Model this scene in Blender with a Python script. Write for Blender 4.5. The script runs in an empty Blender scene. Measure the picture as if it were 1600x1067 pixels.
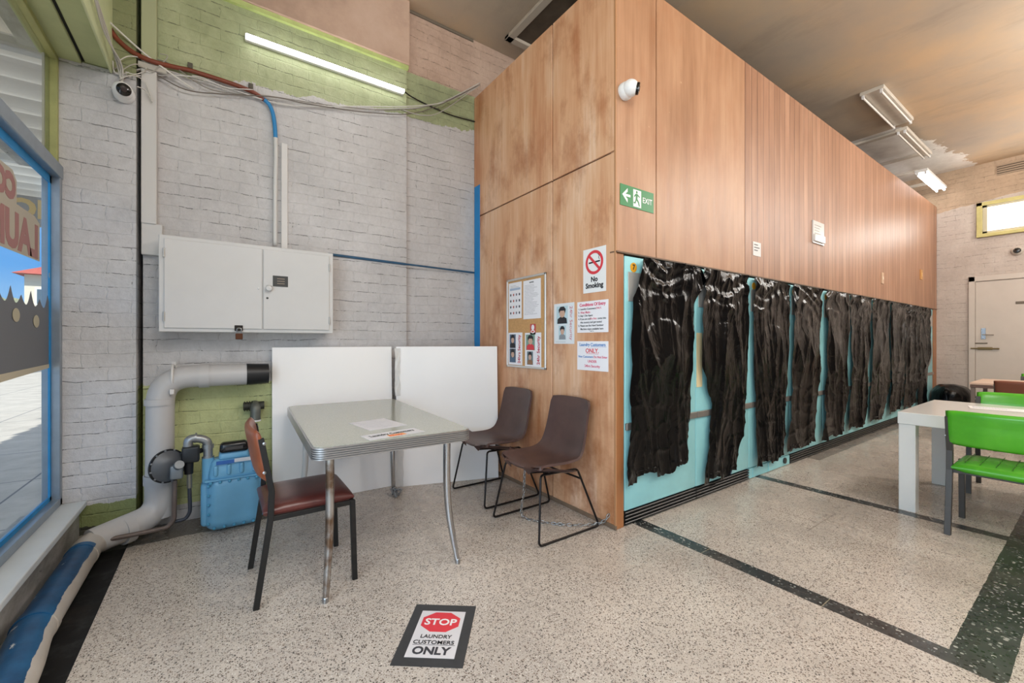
import bpy, bmesh, math, random
from mathutils import Vector, Matrix, noise

# ------------------------------------------------------------------ camera, sky, sun, lamps, exposure
S = bpy.context.scene
COL = S.collection
YAW = math.atan2(940, 655)          # angle between the view and the world X axis
EYE = 1.28
FPX = 655.0
cam = bpy.data.cameras.new('camera'); cam.sensor_width = 36; cam.lens = 36 * FPX / 1600
cam.clip_start = 0.02; cam.clip_end = 300
co = bpy.data.objects.new('camera', cam); COL.objects.link(co)
co.location = (0, 0, EYE); co.rotation_euler = (math.pi / 2, 0, YAW - math.pi / 2)
S.camera = co
S.view_settings.view_transform = 'Standard'; S.view_settings.look = 'None'
S.view_settings.gamma = 1; S.view_settings.use_curve_mapping = False
S.view_settings.exposure = 0.13
S.cycles.use_denoising = True
S.cycles.max_bounces = 8; S.cycles.diffuse_bounces = 5
S.cycles.sample_clamp_indirect = 6

W = bpy.data.worlds.new('sky'); S.world = W; W.use_nodes = True
wn = W.node_tree
bg = wn.nodes['Background']
wtc = wn.nodes.new('ShaderNodeTexCoord'); wsp = wn.nodes.new('ShaderNodeSeparateXYZ'); wrp = wn.nodes.new('ShaderNodeValToRGB')
wn.links.new(wtc.outputs['Generated'], wsp.inputs[0]); wn.links.new(wsp.outputs[2], wrp.inputs[0])
for e, (p_, c_) in zip([wrp.color_ramp.elements[0], wrp.color_ramp.elements[1], wrp.color_ramp.elements.new(.12)], [(0.0, (.50, .74, .96, 1)), (.6, (.10, .27, .70, 1)), (.12, (.14, .42, .88, 1))]):
    e.position = p_; e.color = c_
wn.links.new(wrp.outputs[0], bg.inputs[0])
bg.inputs[1].default_value = 1.0

def lamp(name, kind, loc, energy, col=(1, 1, 1), rot=(0, 0, 0), size=None, sizey=None, angle=None):
    l = bpy.data.lights.new(name, kind); l.energy = energy; l.color = col
    if size:
        l.shape = 'RECTANGLE'; l.size = size; l.size_y = sizey or size
    if angle: l.angle = angle
    o = bpy.data.objects.new(name, l); COL.objects.link(o); o.location = loc; o.rotation_euler = rot
    return o
lamp('sun', 'SUN', (-8, -5, 12), 5.5, (1, .95, .86), (math.radians(32), math.radians(-28), 0), angle=.01)
# added fill lamps without fixtures, out of view beside and behind the camera
def fill_light(loc, e, col=(1, .965, .92)):
    l = bpy.data.lights.new('fill_lamp', 'POINT'); l.energy = e; l.color = col; l.shadow_soft_size = .35
    o = bpy.data.objects.new('fill_lamp', l); COL.objects.link(o); o.location = loc
fill_light((.7, -.5, 3.75), 92, (1, .985, .975)); fill_light((.3, -2.4, 3.75), 80, (1, .985, .975))
for loc, e in [ ((3.7, -.75, 3.75), 112), ((3.4, -2.6, 3.75), 70), ((6.8, -.75, 3.75), 165), ((9.4, -.9, 3.75), 145)]: fill_light(loc, e)
# added fill panel outside the shop front; daylight through the high rear window
lamp('shopfront_fill', 'AREA', (-0.94, -0.5, 1.35), 120, (.84, .92, 1), (0, math.radians(-90), 0), 1.9, 4.2)
lamp('window_daylight', 'AREA', (11.175, 0.475, 3.45), 10, (1, .98, .94), (0, math.radians(90), 0), .4, 1.58)

# ------------------------------------------------------------------ measured points (metres): a sight line met with a real plane
Fv = (math.cos(YAW), math.sin(YAW)); Rv = (math.sin(YAW), -math.cos(YAW))
def _ray(px, py):
    u = (px - 800) / FPX; v = -(py - 533.5) / FPX
    return (Fv[0] + u * Rv[0], Fv[1] + u * Rv[1], v)
def onZ(px, py, z=0.0):
    r = _ray(px, py); t = (z - EYE) / r[2]; return Vector((r[0] * t, r[1] * t, z))
def onX(px, py, x):
    r = _ray(px, py); t = x / r[0]; return Vector((x, r[1] * t, EYE + r[2] * t))
def onY(px, py, y):
    r = _ray(px, py); t = y / r[1]; return Vector((r[0] * t, y, EYE + r[2] * t))

# ------------------------------------------------------------------ materials
def lin(h):
    h = h.lstrip('#'); o = []
    for i in (0, 2, 4):
        c = int(h[i:i + 2], 16) / 255
        o.append(c / 12.92 if c <= .04045 else ((c + .055) / 1.055) ** 2.4)
    return (*o, 1)
class G:
    """small node-graph helper"""
    def __init__(s, name):
        s.m = bpy.data.materials.new(name); s.m.use_nodes = True; s.t = s.m.node_tree
        s.b = s.t.nodes['Principled BSDF']; s.tc = None
    def n(s, typ, ins=None, **props):
        nd = s.t.nodes.new('ShaderNode' + typ)
        for k, v in props.items(): setattr(nd, k, v)
        for k, v in (ins or {}).items(): s.put(nd.inputs[k], v)
        return nd
    def put(s, sock, v):
        if isinstance(v, bpy.types.NodeSocket): s.t.links.new(v, sock)
        else: sock.default_value = v
    def co(s):
        if not s.tc: s.tc = s.n('TexCoord')
        return s.tc.outputs['Object']
    def math(s, op, a, b=0.0, c=0.0, clamp=False):
        nd = s.n('Math', operation=op, use_clamp=clamp)
        s.put(nd.inputs[0], a); s.put(nd.inputs[1], b)
        if op in ('MULTIPLY_ADD', 'SMOOTH_MIN'): s.put(nd.inputs[2], c)
        return nd.outputs[0]
    def xyz(s, v=None):
        nd = s.n('SeparateXYZ', {0: v or s.co()}); return nd.outputs[0], nd.outputs[1], nd.outputs[2]
    def comb(s, x, y, z=0.0): return s.n('CombineXYZ', {0: x, 1: y, 2: z}).outputs[0]
    def noise(s, scale, detail=4, rough=.55, vec=None, stretch=None, out='Fac', dist=0.0):
        v = vec or s.co()
        if stretch: v = s.n('Mapping', {'Vector': v, 'Scale': stretch}).outputs[0]
        nd = s.n('TexNoise', {'Vector': v, 'Scale': scale, 'Detail': detail, 'Roughness': rough, 'Distortion': dist})
        return nd.outputs[out]
    def ramp(s, fac, stops, interp='LINEAR'):
        nd = s.n('ValToRGB', {0: fac}); cr = nd.color_ramp; cr.interpolation = interp
        while len(cr.elements) < len(stops): cr.elements.new(.5)
        for e, (p, c) in zip(cr.elements, stops):
            e.position = p; e.color = lin(c) if isinstance(c, str) else ((c, c, c, 1) if not isinstance(c, tuple) else c)
        return nd.outputs[0]
    def mix(s, fac, a, b, mode='MIX'):
        nd = s.n('Mix', data_type='RGBA', blend_type=mode)
        s.put(nd.inputs[0], fac)
        s.put(nd.inputs[6], lin(a) if isinstance(a, str) else a); s.put(nd.inputs[7], lin(b) if isinstance(b, str) else b)
        return nd.outputs[2]
    def between(s, v, lo, hi):
        return s.math('MULTIPLY', s.math('GREATER_THAN', v, lo), s.math('LESS_THAN', v, hi))
    def bump(s, h, strength=.3, dist=.01, prev=None):
        nd = s.n('Bump', {'Height': h, 'Strength': strength, 'Distance': dist})
        if prev is not None: s.put(nd.inputs['Normal'], prev)
        s.put(s.b.inputs['Normal'], nd.outputs[0]); return nd.outputs[0]
    def set(s, **k):
        for a, v in k.items():
            s.put(s.b.inputs[{'col': 'Base Color', 'rough': 'Roughness', 'metal': 'Metallic', 'spec': 'Specular IOR Level', 'coat': 'Coat Weight', 'alpha': 'Alpha', 'trans': 'Transmission Weight', 'ior': 'IOR'}[a]],
                  lin(v) if isinstance(v, str) else v)
        return s
_cache = {}
def flat(h, rough=.5, metal=0.0, spec=.5, var=0.0, scale=12, bump=0.0, coat=0.0):
    key = (h, rough, metal, spec, var, scale, bump, coat)
    if key in _cache: return _cache[key]
    g = G('paint_' + h); g.set(rough=rough, metal=metal, spec=spec, coat=coat)
    if var:
        f = g.noise(scale, 6, .6)
        c = lin(h); d = tuple(x * (1 - var) for x in c[:3]) + (1,); u = tuple(min(1, x * (1 + var * .5)) for x in c[:3]) + (1,)
        g.set(col=g.ramp(f, [(.3, d), (.7, u)]))
    else: g.set(col=h)
    if bump: g.bump(g.noise(scale * 4, 6, .6), bump, .004)
    _cache[key] = g.m; return g.m
def emit(h, strength):
    key = ('e', h, strength)
    if key in _cache: return _cache[key]
    g = G('glow_' + h); g.set(col=h); g.put(g.b.inputs['Emission Color'], lin(h)); g.b.inputs['Emission Strength'].default_value = strength
    _cache[key] = g.m; return g.m

def brick_mat(name, axis, base, zone):
    g = G(name); x, y, z = g.xyz()
    u = x if axis == 'x' else y
    zw = g.math('ADD', z, g.math('ADD', g.math('MULTIPLY', g.math('SUBTRACT', g.noise(1.3, 3, .6), .5), .07), g.math('MULTIPLY', g.math('SUBTRACT', g.noise(11, 4, .6), .5), .022)))
    uw = g.math('ADD', u, g.math('MULTIPLY', g.math('SUBTRACT', g.noise(9, 4, .6), .5), .05))
    v = g.comb(uw, zw)
    br = g.n('TexBrick', {'Vector': v, 'Scale': 1.0, 'Mortar Size': .006, 'Mortar Smooth': 1.0, 'Bias': 0.0, 'Brick Width': .24, 'Row Height': .086,
                          'Color1': (1, 1, 1, 1), 'Color2': (.8, .8, .8, 1), 'Mortar': (0, 0, 0, 1)})
    nb = g.noise(2.2, 8, .65); nf = g.noise(28, 8, .7)
    col = g.mix(g.ramp(nb, [(.35, 0.0), (.65, 1.0)]), base[0], base[1])
    if zone == 'back':
        wav = g.math('MULTIPLY', g.math('SUBTRACT', g.noise(3.5, 6, .7), .5), .22)
        lim = g.math('ADD', g.math('MULTIPLY_ADD', x, .13, 3.22), wav)
        green = g.ramp(nb, [(.3, '909877'), (.5, 'AAB28A'), (.7, 'BFC6A0')])
        col = g.mix(g.math('GREATER_THAN', z, lim), col, green)
        g2 = g.ramp(nb, [(.35, 'B9BE88'), (.65, 'D2D79E')])
        lo = g.math('MULTIPLY', g.between(z, .12, g.math('ADD', .98, g.math('MULTIPLY', wav, .6))), g.between(x, -.5, .8))
        col = g.mix(lo, col, g2)
        top = g.math('GREATER_THAN', z, g.math('ADD', 3.86, g.math('MULTIPLY', wav, .12)))
        pink = g.ramp(g.noise(1.6, 8, .7), [(.3, '9A8272'), (.5, 'B89D8B'), (.7, 'C9AE9C')])
        col = g.mix(top, col, pink)
    if zone == 'pier':
        wav = g.math('MULTIPLY', g.math('SUBTRACT', g.noise(5, 6, .7), .5), .12)
        col = g.mix(g.math('LESS_THAN', z, g.math('ADD', .24, wav)), col, '8F9A66')
        col = g.mix(g.math('LESS_THAN', z, g.math('ADD', .1, wav)), col, '4A4A40')
        col = g.mix(g.math('GREATER_THAN', z, 3.04), col, '8A9168')
    if zone == 'far':
        wav = g.math('MULTIPLY', g.math('SUBTRACT', g.noise(2, 6, .7), .5), .1)
        col = g.mix(g.math('GREATER_THAN', z, g.math('ADD', g.math('MULTIPLY_ADD', y, -.12, 3.95), wav)), col,
                    g.ramp(g.noise(1.1, 8, .7), [(.3, 'A08B74'), (.7, 'C4A98E')]))
    # hairline cracks in the joints and chipped dirt
    hj = g.math('LESS_THAN', g.math('ABSOLUTE', g.math('SUBTRACT', g.math('FRACT', g.math('DIVIDE', g.math('ADD', zw, .0405), .086)), .5)), g.math('MULTIPLY', g.noise(7, 4, .7), .055))
    crack = g.math('MULTIPLY', g.math('MAXIMUM', hj, g.math('MULTIPLY', br.outputs['Fac'], g.math('GREATER_THAN', g.noise(31, 3, .6), .62))), g.math('GREATER_THAN', g.noise(2.6, 6, .7, None, (1, 1, 2.5)), .51))
    thin = g.math('MULTIPLY', crack, g.math('GREATER_THAN', g.noise(15, 5, .7), .47))
    soft = g.noise(.9, 4, .6)
    col = g.mix(g.ramp(soft, [(.5, 0.0), (.75, .35)]), col, g.mix(.5, col, 'A89C96'))
    col = g.mix(g.math('MULTIPLY', thin, .62), col, '3C3B38')
    chips = g.math('GREATER_THAN', g.noise(14, 9, .75), .735)
    col = g.mix(g.math('MULTIPLY', chips, .7), col, '6B675C')
    col = g.mix(.16, col, g.ramp(nf, [(.3, '6a6660'), (.7, 'ffffff')]), 'MULTIPLY')
    g.set(col=col, rough=.62, spec=.35)
    h = g.math('ADD', g.math('MULTIPLY', g.math('SUBTRACT', 1.0, br.outputs['Fac']), .42), g.math('ADD', g.math('MULTIPLY', nf, .5), g.math('MULTIPLY', g.noise(7, 7, .65), 1.5)))
    g.bump(h, .62, .012)
    return g.m

def wood_mat(name, dark, mid, light, sx=7, boards=0.0, stains=0.0, rough=.38, seam=0):
    g = G(name); x, y, z = g.xyz()
    u = g.math('ADD', x, y)
    if boards:
        idx = g.math('FLOOR', g.math('DIVIDE', u, boards))
        rnd = g.n('TexWhiteNoise', {'W': idx}, noise_dimensions='1D').outputs['Value']
        v = g.comb(u, g.math('MULTIPLY', rnd, 9.0), g.math('ADD', z, g.math('MULTIPLY', rnd, 17.0)))
    else:
        v = g.comb(u, 0.0, z)
    grain = g.noise(sx, 8, .62, v, (1.0, 1.0, .09), dist=.6)
    fine = g.noise(sx * 9, 5, .6, v, (1.0, 1.0, .05))
    big = g.noise(1.3, 4, .6, v, (1.0, 1.0, .55))
    f = g.math('ADD', g.math('MULTIPLY', grain, .45), g.math('ADD', g.math('MULTIPLY', fine, .2), g.math('MULTIPLY', big, .35)))
    col = g.ramp(f, [(.36, dark), (.5, mid), (.64, light)])
    if boards:
        col = g.mix(g.math('MULTIPLY', rnd, .5), col, g.mix(.5, col, '8A6A58'))
        hv = g.n('HueSaturation', {'Color': col, 'Value': g.math('MULTIPLY_ADD', rnd, .26, .88)}).outputs[0]; col = hv
        fr = g.math('FRACT', g.math('DIVIDE', u, boards))
        edge = g.math('LESS_THAN', fr, .006 / boards)
        col = g.mix(edge, col, '4A3022')
        g.bump(g.math('SUBTRACT', 1.0, edge), .4, .006)
    else:
        g.bump(fine, .06, .002)
    if stains:
        st = g.math('MULTIPLY', g.math('SUBTRACT', g.noise(2.6, 7, .66, v, (1, 1, .5)), .5), 5.0, clamp=True)
        col = g.mix(g.math('MULTIPLY', st, stains), col, '9A5526')
        low = g.math('SUBTRACT', 1.0, g.math('DIVIDE', z, 1.1), clamp=True)     # scuffed and water stained towards the floor
        st2 = g.math('MULTIPLY', g.math('SUBTRACT', g.noise(4.5, 7, .7, v), .4), 4.0, clamp=True)
        col = g.mix(g.math('MULTIPLY', g.math('MULTIPLY', low, st2), .85), col, '9A5A28')
        col = g.mix(g.math('MULTIPLY', g.math('GREATER_THAN', g.noise(26, 6, .6, v), .7), .5), col, 'E2C9A0')
    g.set(col=col, rough=g.math('MULTIPLY_ADD', fine, .2, rough - .1), spec=.5)
    return g.m

def floor_mat():
    g = G('terrazzo'); x, y, z = g.xyz()
    v = g.comb(x, y)
    def chips(scale, cd, cm, cl, base, lo, hi):
        vo = g.n('TexVoronoi', {'Vector': v, 'Scale': scale, 'Randomness': 1.0}, feature='F1')
        r = g.n('SeparateColor', {0: vo.outputs['Color']})
        c = g.ramp(r.outputs[0], [(0, cd), (lo, cm), (.9, cl)], 'CONSTANT')
        c = g.mix(g.between(r.outputs[0], hi, .9), c, base)
        inside = g.math('LESS_THAN', vo.outputs['Distance'], g.math('MULTIPLY_ADD', r.outputs[1], .3, .25))
        return g.mix(inside, base, c)
    base = g.ramp(g.noise(1.2, 6, .6), [(.35, 'B4ABA2'), (.65, 'CDC3B8')])
    a = chips(125, '56504B', '7F7167', 'D6D0C8', base, .22, .46)
    b = chips(210, '5F5852', '8E8176', 'CFC9C0', a, .18, .38)
    dk = g.ramp(g.noise(5, 5, .6), [(.3, '2A2C2C'), (.7, '424444')])
    d = chips(60, '15181A', '2A2C2D', 'A2A29C', dk, .3, .5)
    d = chips(90, '1D2222', '5F6664', '8A8C88', d, .12, .2)
    jx = g.math('MULTIPLY', g.math('SUBTRACT', g.noise(9, 3, .5), .5), .012)
    xx = g.math('ADD', x, jx); yy = g.math('ADD', y, jx)
    mk = g.math('MULTIPLY', g.between(xx, 2.385, 2.49), g.between(yy, .3, 2.0))
    mk = g.math('MAXIMUM', mk, g.math('MULTIPLY', g.between(xx, 4.15, 4.25), g.between(yy, .3, 2.0)))
    mk = g.math('MAXIMUM', mk, g.math('MULTIPLY', g.math('GREATER_THAN', xx, 2.385), g.between(yy, .225, .392)))
    mk2 = g.math('MULTIPLY', g.math('GREATER_THAN', xx, 5.3), g.between(yy, 1.81, 2.0))
    col = g.mix(mk, b, d)
    col = g.mix(g.math('MULTIPLY', mk2, .55), col, d)
    # brass joints between slabs
    jt = g.math('MAXIMUM', g.between(g.math('FRACT', g.math('DIVIDE', g.math('SUBTRACT', y, .805), .62)), 0, .006), 0.0)
    col = g.mix(g.math('MULTIPLY', g.math('MULTIPLY', jt, g.between(x, 2.385, 2.49)), .6), col, 'B3A98F')
    jl = g.math('MULTIPLY', g.between(y, 1.18, 1.186), g.between(x, 3.25, 3.75))
    jl = g.math('MAXIMUM', jl, g.math('MULTIPLY', g.between(x, 3.57, 3.576), g.between(y, 1.0, 1.186)))
    jl = g.math('MAXIMUM', jl, g.math('MULTIPLY', g.between(x, 3.46, 3.466), g.between(y, 1.19, 1.5)))
    col = g.mix(g.math('MULTIPLY', jl, .6), col, '5A4E46')
    # stained band under the window and dirt by the brick wall
    n1 = g.math('MULTIPLY', g.math('SUBTRACT', g.noise(6, 6, .7), .5), .1)
    bl = g.ramp(g.noise(9, 8, .7), [(.5, '050506'), (.85, '3A3B3C')])
    col = g.mix(g.math('LESS_THAN', x, -.475), col, bl)
    dirt = g.math('MULTIPLY', g.math('GREATER_THAN', g.math('ADD', y, n1), 3.5), g.math('LESS_THAN', g.math('ADD', x, n1), .32))
    col = g.mix(g.math('MULTIPLY', dirt, .8), col, '4A4744')
    sm = g.math('MULTIPLY', g.math('SUBTRACT', g.noise(1.0, 7, .65), .52), 3.0, clamp=True)
    col = g.mix(g.math('MULTIPLY', sm, .35), col, '8C7A6C')
    g.set(col=col, rough=g.math('MAXIMUM', g.math('MULTIPLY_ADD', g.noise(3, 6, .6), .25, .14), g.math('MULTIPLY', g.math('LESS_THAN', x, -.475), .75)), spec=.45)
    g.bump(g.noise(60, 3, .5), .04, .002)
    return g.m

def ceil_mat():
    g = G('ceiling_paint'); x, y, z = g.xyz()
    n = g.noise(.55, 7, .6)
    col = g.ramp(g.math('ADD', n, g.math('MULTIPLY', g.math('SUBTRACT', x, 5.0), .012)), [(.3, 'A3978B'), (.5, 'B8A691'), (.68, 'CDAF8C')])
    st = g.noise(1.6, 8, .7, None, (1, .35, 1))
    col = g.mix(g.ramp(st, [(.52, 0.0), (.72, .4)]), col, '8A7866')
    w = g.math('MULTIPLY', g.math('SUBTRACT', g.noise(2.6, 8, .75), .5), .75)
    yl = g.math('ADD', g.math('MULTIPLY_ADD', x, -.16, 3.16), w)     # edge of the replaced, unpainted sheet
    patch = g.math('MULTIPLY', g.math('GREATER_THAN', x, 8.25), g.math('GREATER_THAN', y, yl))
    pc = g.ramp(g.noise(4, 8, .7), [(.3, 'DDD7D0'), (.7, 'F6F2EC')])
    col = g.mix(patch, col, pc)
    g.set(col=col, rough=.6, spec=.3); g.bump(g.noise(30, 6, .6), .1, .003)
    return g.m

def plastic_mat():
    g = G('black_bin_liner'); g.set(col='040405', rough=.13, spec=.3)
    a = g.noise(5, 6, .55, None, (1, 1, .4), dist=1.6)
    b = g.noise(38, 4, .55, None, (1, 1, .45), dist=1.0)
    n1 = g.bump(a, .55, .03); g.bump(b, .16, .004, n1)
    return g.m
def glass_mat(name, tint, fac):
    g = G(name); t = g.t
    tr = g.n('BsdfTransparent', {'Color': (*tint, 1)}); gl = g.n('BsdfGlossy', {'Roughness': .03, 'Color': (.9, .95, 1, 1)})
    mx = g.n('MixShader', {0: fac}); g.t.links.new(tr.outputs[0], mx.inputs[1]); g.t.links.new(gl.outputs[0], mx.inputs[2])
    g.t.links.new(mx.outputs[0], g.t.nodes['Material Output'].inputs[0]); return g.m
def film_mat(name, h, alpha):
    g = G(name); g.set(col=h, rough=.5, alpha=alpha); return g.m

M = {}
M['white_brick'] = brick_mat('white_painted_brick', 'x', ('C2C0C0', 'D3D1D1'), 'back')
M['pier_brick'] = brick_mat('pier_painted_brick', 'x', ('C3C3C5', 'D6D6D8'), 'pier')
M['far_brick'] = brick_mat('rear_painted_brick', 'y', ('B9ABA0', 'C9BDB3'), 'far')
M['ply'] = wood_mat('warm_plywood', 'C0825A', 'D8A984', 'EACDB4', 5, 0, .85, .42)
M['ply_long'] = wood_mat('brown_plywood', '936848', 'AD8160', 'C19977', 5, 0, .3, .42)
M['boards'] = wood_mat('timber_boards', '8D6247', 'A6795C', 'BB9072', 7, .115, 0, .42)
M['post'] = wood_mat('brown_post_wood', '8A5530', 'A06A42', 'B07A50', 9, 0, 0, .4)
M['floor'] = floor_mat(); M['ceil'] = ceil_mat(); M['bag'] = plastic_mat()
M['teal'] = flat('93CFD4', .38, var=.08, scale=5)
M['black'] = flat('161616', .45); M['dark'] = flat('2A2A2B', .5)
M['chrome'] = flat('C9CBCE', .18, 1.0); M['steel'] = flat('A8A9AA', .3, 1.0)
M['white'] = flat('E8E8E8', .45); M['offwhite'] = flat('D6D4D2', .5, var=.05, scale=4)
M['paper'] = flat('EDEBEF', .6); M['blue_tape'] = flat('1E8ACB', .55, var=.1)
M['red'] = flat('D63A45', .5); M['ink'] = flat('1C1C20', .6); M['pink_red'] = flat('D4456A', .6); M['blue_ink'] = flat('3D7EC0', .6)

# ------------------------------------------------------------------ mesh building
def link(name, me, mat=None, parent=None, smooth=False):
    o = bpy.data.objects.new(name, me); COL.objects.link(o)
    if mat: me.materials.append(mat)
    if smooth:
        for p in me.polygons: p.use_smooth = True
    if parent: o.parent = parent
    return o
def empty(name, loc=(0, 0, 0), rz=0.0, label=None, cat=None, group=None):
    o = bpy.data.objects.new(name, None); COL.objects.link(o); o.location = loc; o.rotation_euler = (0, 0, rz)
    o.empty_display_size = .05
    if label: o['label'] = label; o['category'] = cat
    if group: o['group'] = group
    return o
def tag(o, label, cat, group=None):
    o['label'] = label; o['category'] = cat
    if group: o['group'] = group
    return o
class MB:
    def __init__(s): s.bm = bmesh.new()
    def box(s, x0, x1, y0, y1, z0, z1, bev=0.0, seg=2, mat=None):
        b = bmesh.new(); bmesh.ops.create_cube(b, size=1)
        bmesh.ops.scale(b, vec=(abs(x1 - x0), abs(y1 - y0), abs(z1 - z0)), verts=b.verts)
        if bev: bmesh.ops.bevel(b, geom=list(b.edges), offset=min(bev, .49 * min(abs(x1 - x0), abs(y1 - y0), abs(z1 - z0))), segments=seg, affect='EDGES', profile=.5)
        bmesh.ops.translate(b, vec=((x0 + x1) / 2, (y0 + y1) / 2, (z0 + z1) / 2), verts=b.verts)
        if mat is not None: b.transform(mat)
        s.add(b); return s
    def add(s, b):
        me = bpy.data.meshes.new('tmp'); b.to_mesh(me); b.free(); s.bm.from_mesh(me); bpy.data.meshes.remove(me)
    def quad(s, *pts):
        s.bm.faces.new([s.bm.verts.new(p) for p in pts]); return s
    def prism(s, pts, n):      # closed outline (3-D, planar) extruded along n
        n = Vector(n); a = [s.bm.verts.new(p) for p in pts]; b = [s.bm.verts.new(Vector(p) + n) for p in pts]
        k = len(pts); fs = [s.bm.faces.new(a[::-1]), s.bm.faces.new(b)]
        for i in range(k): fs.append(s.bm.faces.new((a[i], a[(i + 1) % k], b[(i + 1) % k], b[i])))
        bmesh.ops.recalc_face_normals(s.bm, faces=fs); return s
    def tube(s, pts, r, seg=10, closed=False, flatx=None, smooth_path=0):
        pts = [Vector(p) for p in pts]
        if smooth_path: pts = catmull(pts, smooth_path, closed)
        rs = r if isinstance(r, (list, tuple)) else None
        if rs and len(rs) != len(pts):
            m = len(rs); out = []
            for i in range(len(pts)):
                t = i / (len(pts) - 1) * (m - 1); j = min(int(t), m - 2); out.append(rs[j] * (1 - (t - j)) + rs[j + 1] * (t - j))
            rs = out
        N = len(pts); rings = []; up = None
        for i in range(N):
            a = pts[i - 1] if (i or closed) else pts[i]; b = pts[(i + 1) % N] if (i < N - 1 or closed) else pts[i]
            t = (b - a).normalized()
            if up is None: up = Vector((0, 0, 1)) if abs(t.z) < .9 else Vector((0, 1, 0))
            side = t.cross(up).normalized(); up = side.cross(t).normalized()
            rr = rs[i] if rs else r
            # widen mitred corners
            if 0 < i < N - 1 and not smooth_path:
                c = (pts[i] - pts[i - 1]).normalized().dot((pts[i + 1] - pts[i]).normalized()); rr = rr / max(.7, math.sqrt((1 + c) / 2))
            ry = rr * (flatx or 1.0)
            rings.append([s.bm.verts.new(pts[i] + side * math.cos(2 * math.pi * k / seg) * rr + up * math.sin(2 * math.pi * k / seg) * ry) for k in range(seg)])
        M_ = N if closed else N - 1
        for i in range(M_):
            A, B = rings[i], rings[(i + 1) % N]
            for k in range(seg): s.bm.faces.new((A[k], A[(k + 1) % seg], B[(k + 1) % seg], B[k]))
        if not closed: s.bm.faces.new(rings[0][::-1]); s.bm.faces.new(rings[-1])
        return s
    def cyl(s, a, b, r, r2=None, seg=20):
        return s.tube([a, b], [r, r2 if r2 is not None else r], seg)
    def lathe(s, prof, origin, axis, seg=28):     # prof: (radius, distance along axis)
        ax = Vector(axis).normalized(); u = ax.orthogonal().normalized(); v = ax.cross(u); o = Vector(origin)
        rings = [[s.bm.verts.new(o + ax * h + (u * math.cos(2 * math.pi * k / seg) + v * math.sin(2 * math.pi * k / seg)) * max(r, 1e-4)) for k in range(seg)] for r, h in prof]
        for A, B in zip(rings, rings[1:]):
            for k in range(seg): s.bm.faces.new((A[k], A[(k + 1) % seg], B[(k + 1) % seg], B[k]))
        s.bm.faces.new(rings[0][::-1]); s.bm.faces.new(rings[-1]); return s
    def grid(s, nu, nv, f, thick=None):
        V = [[s.bm.verts.new(f(i / nu, j / nv)) for j in range(nv + 1)] for i in range(nu + 1)]
        for i in range(nu):
            for j in range(nv): s.bm.faces.new((V[i][j], V[i + 1][j], V[i + 1][j + 1], V[i][j + 1]))
        if thick:
            bmesh.ops.recalc_face_normals(s.bm, faces=s.bm.faces)
            bmesh.ops.solidify(s.bm, geom=list(s.bm.faces), thickness=thick)
        return s
    def build(s, name, mat, parent=None, smooth=False, angle=None):
        bmesh.ops.recalc_face_normals(s.bm, faces=s.bm.faces)
        me = bpy.data.meshes.new(name); s.bm.to_mesh(me); s.bm.free()
        o = link(name, me, mat, parent, smooth)
        if smooth:
            try: me.set_sharp_from_angle(angle=math.radians(angle or 40))
            except Exception: pass
        return o
def catmull(p, n, closed=False):
    out = []; N = len(p); R = N if closed else N - 1
    for i in range(R):
        if closed: a, b, c, d = p[i - 1], p[i], p[(i + 1) % N], p[(i + 2) % N]
        else: a, b, c, d = p[max(i - 1, 0)], p[i], p[i + 1], p[min(i + 2, N - 1)]
        for k in range(n):
            t = k / n
            out.append(.5 * ((2 * b) + (c - a) * t + (2 * a - 5 * b + 4 * c - d) * t * t + (3 * b - a - 3 * c + d) * t ** 3))
    if not closed: out.append(p[-1])
    return out
def fillet(pts, r, n=6):       # rounded corners of a polyline
    pts = [Vector(p) for p in pts]; out = [pts[0]]
    for i in range(1, len(pts) - 1):
        a, b, c = pts[i - 1], pts[i], pts[i + 1]
        rr = min(r, (a - b).length * .45, (c - b).length * .45)
        p0 = b + (a - b).normalized() * rr; p1 = b + (c - b).normalized() * rr
        for k in range(n + 1):
            t = k / n; out.append(p0 * (1 - t) ** 2 + b * 2 * t * (1 - t) + p1 * t * t)
    out.append(pts[-1]); return out
def struct(o): o['kind'] = 'structure'; return o
def kids(o): return [c for c in bpy.data.objects if c.parent == o]
def copy_tree(o, parent=None):
    c = o.copy(); COL.objects.link(c)
    if parent: c.parent = parent
    for ch in kids(o): copy_tree(ch, c)
    return c
def text_mesh(txt, size, bold=0.0, align='LEFT', depth=.0004, shear=0.0, spacing=1.0):
    cu = bpy.data.curves.new('t', 'FONT'); cu.body = txt; cu.size = size; cu.align_x = align; cu.extrude = depth; cu.offset = bold; cu.shear = shear
    cu.space_character = spacing; cu.resolution_u = 3
    o = bpy.data.objects.new('t', cu); COL.objects.link(o)
    bpy.context.view_layer.update()
    me = bpy.data.meshes.new_from_object(o.evaluated_get(bpy.context.evaluated_depsgraph_get()))
    bpy.data.objects.remove(o); bpy.data.curves.remove(cu); return me
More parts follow.
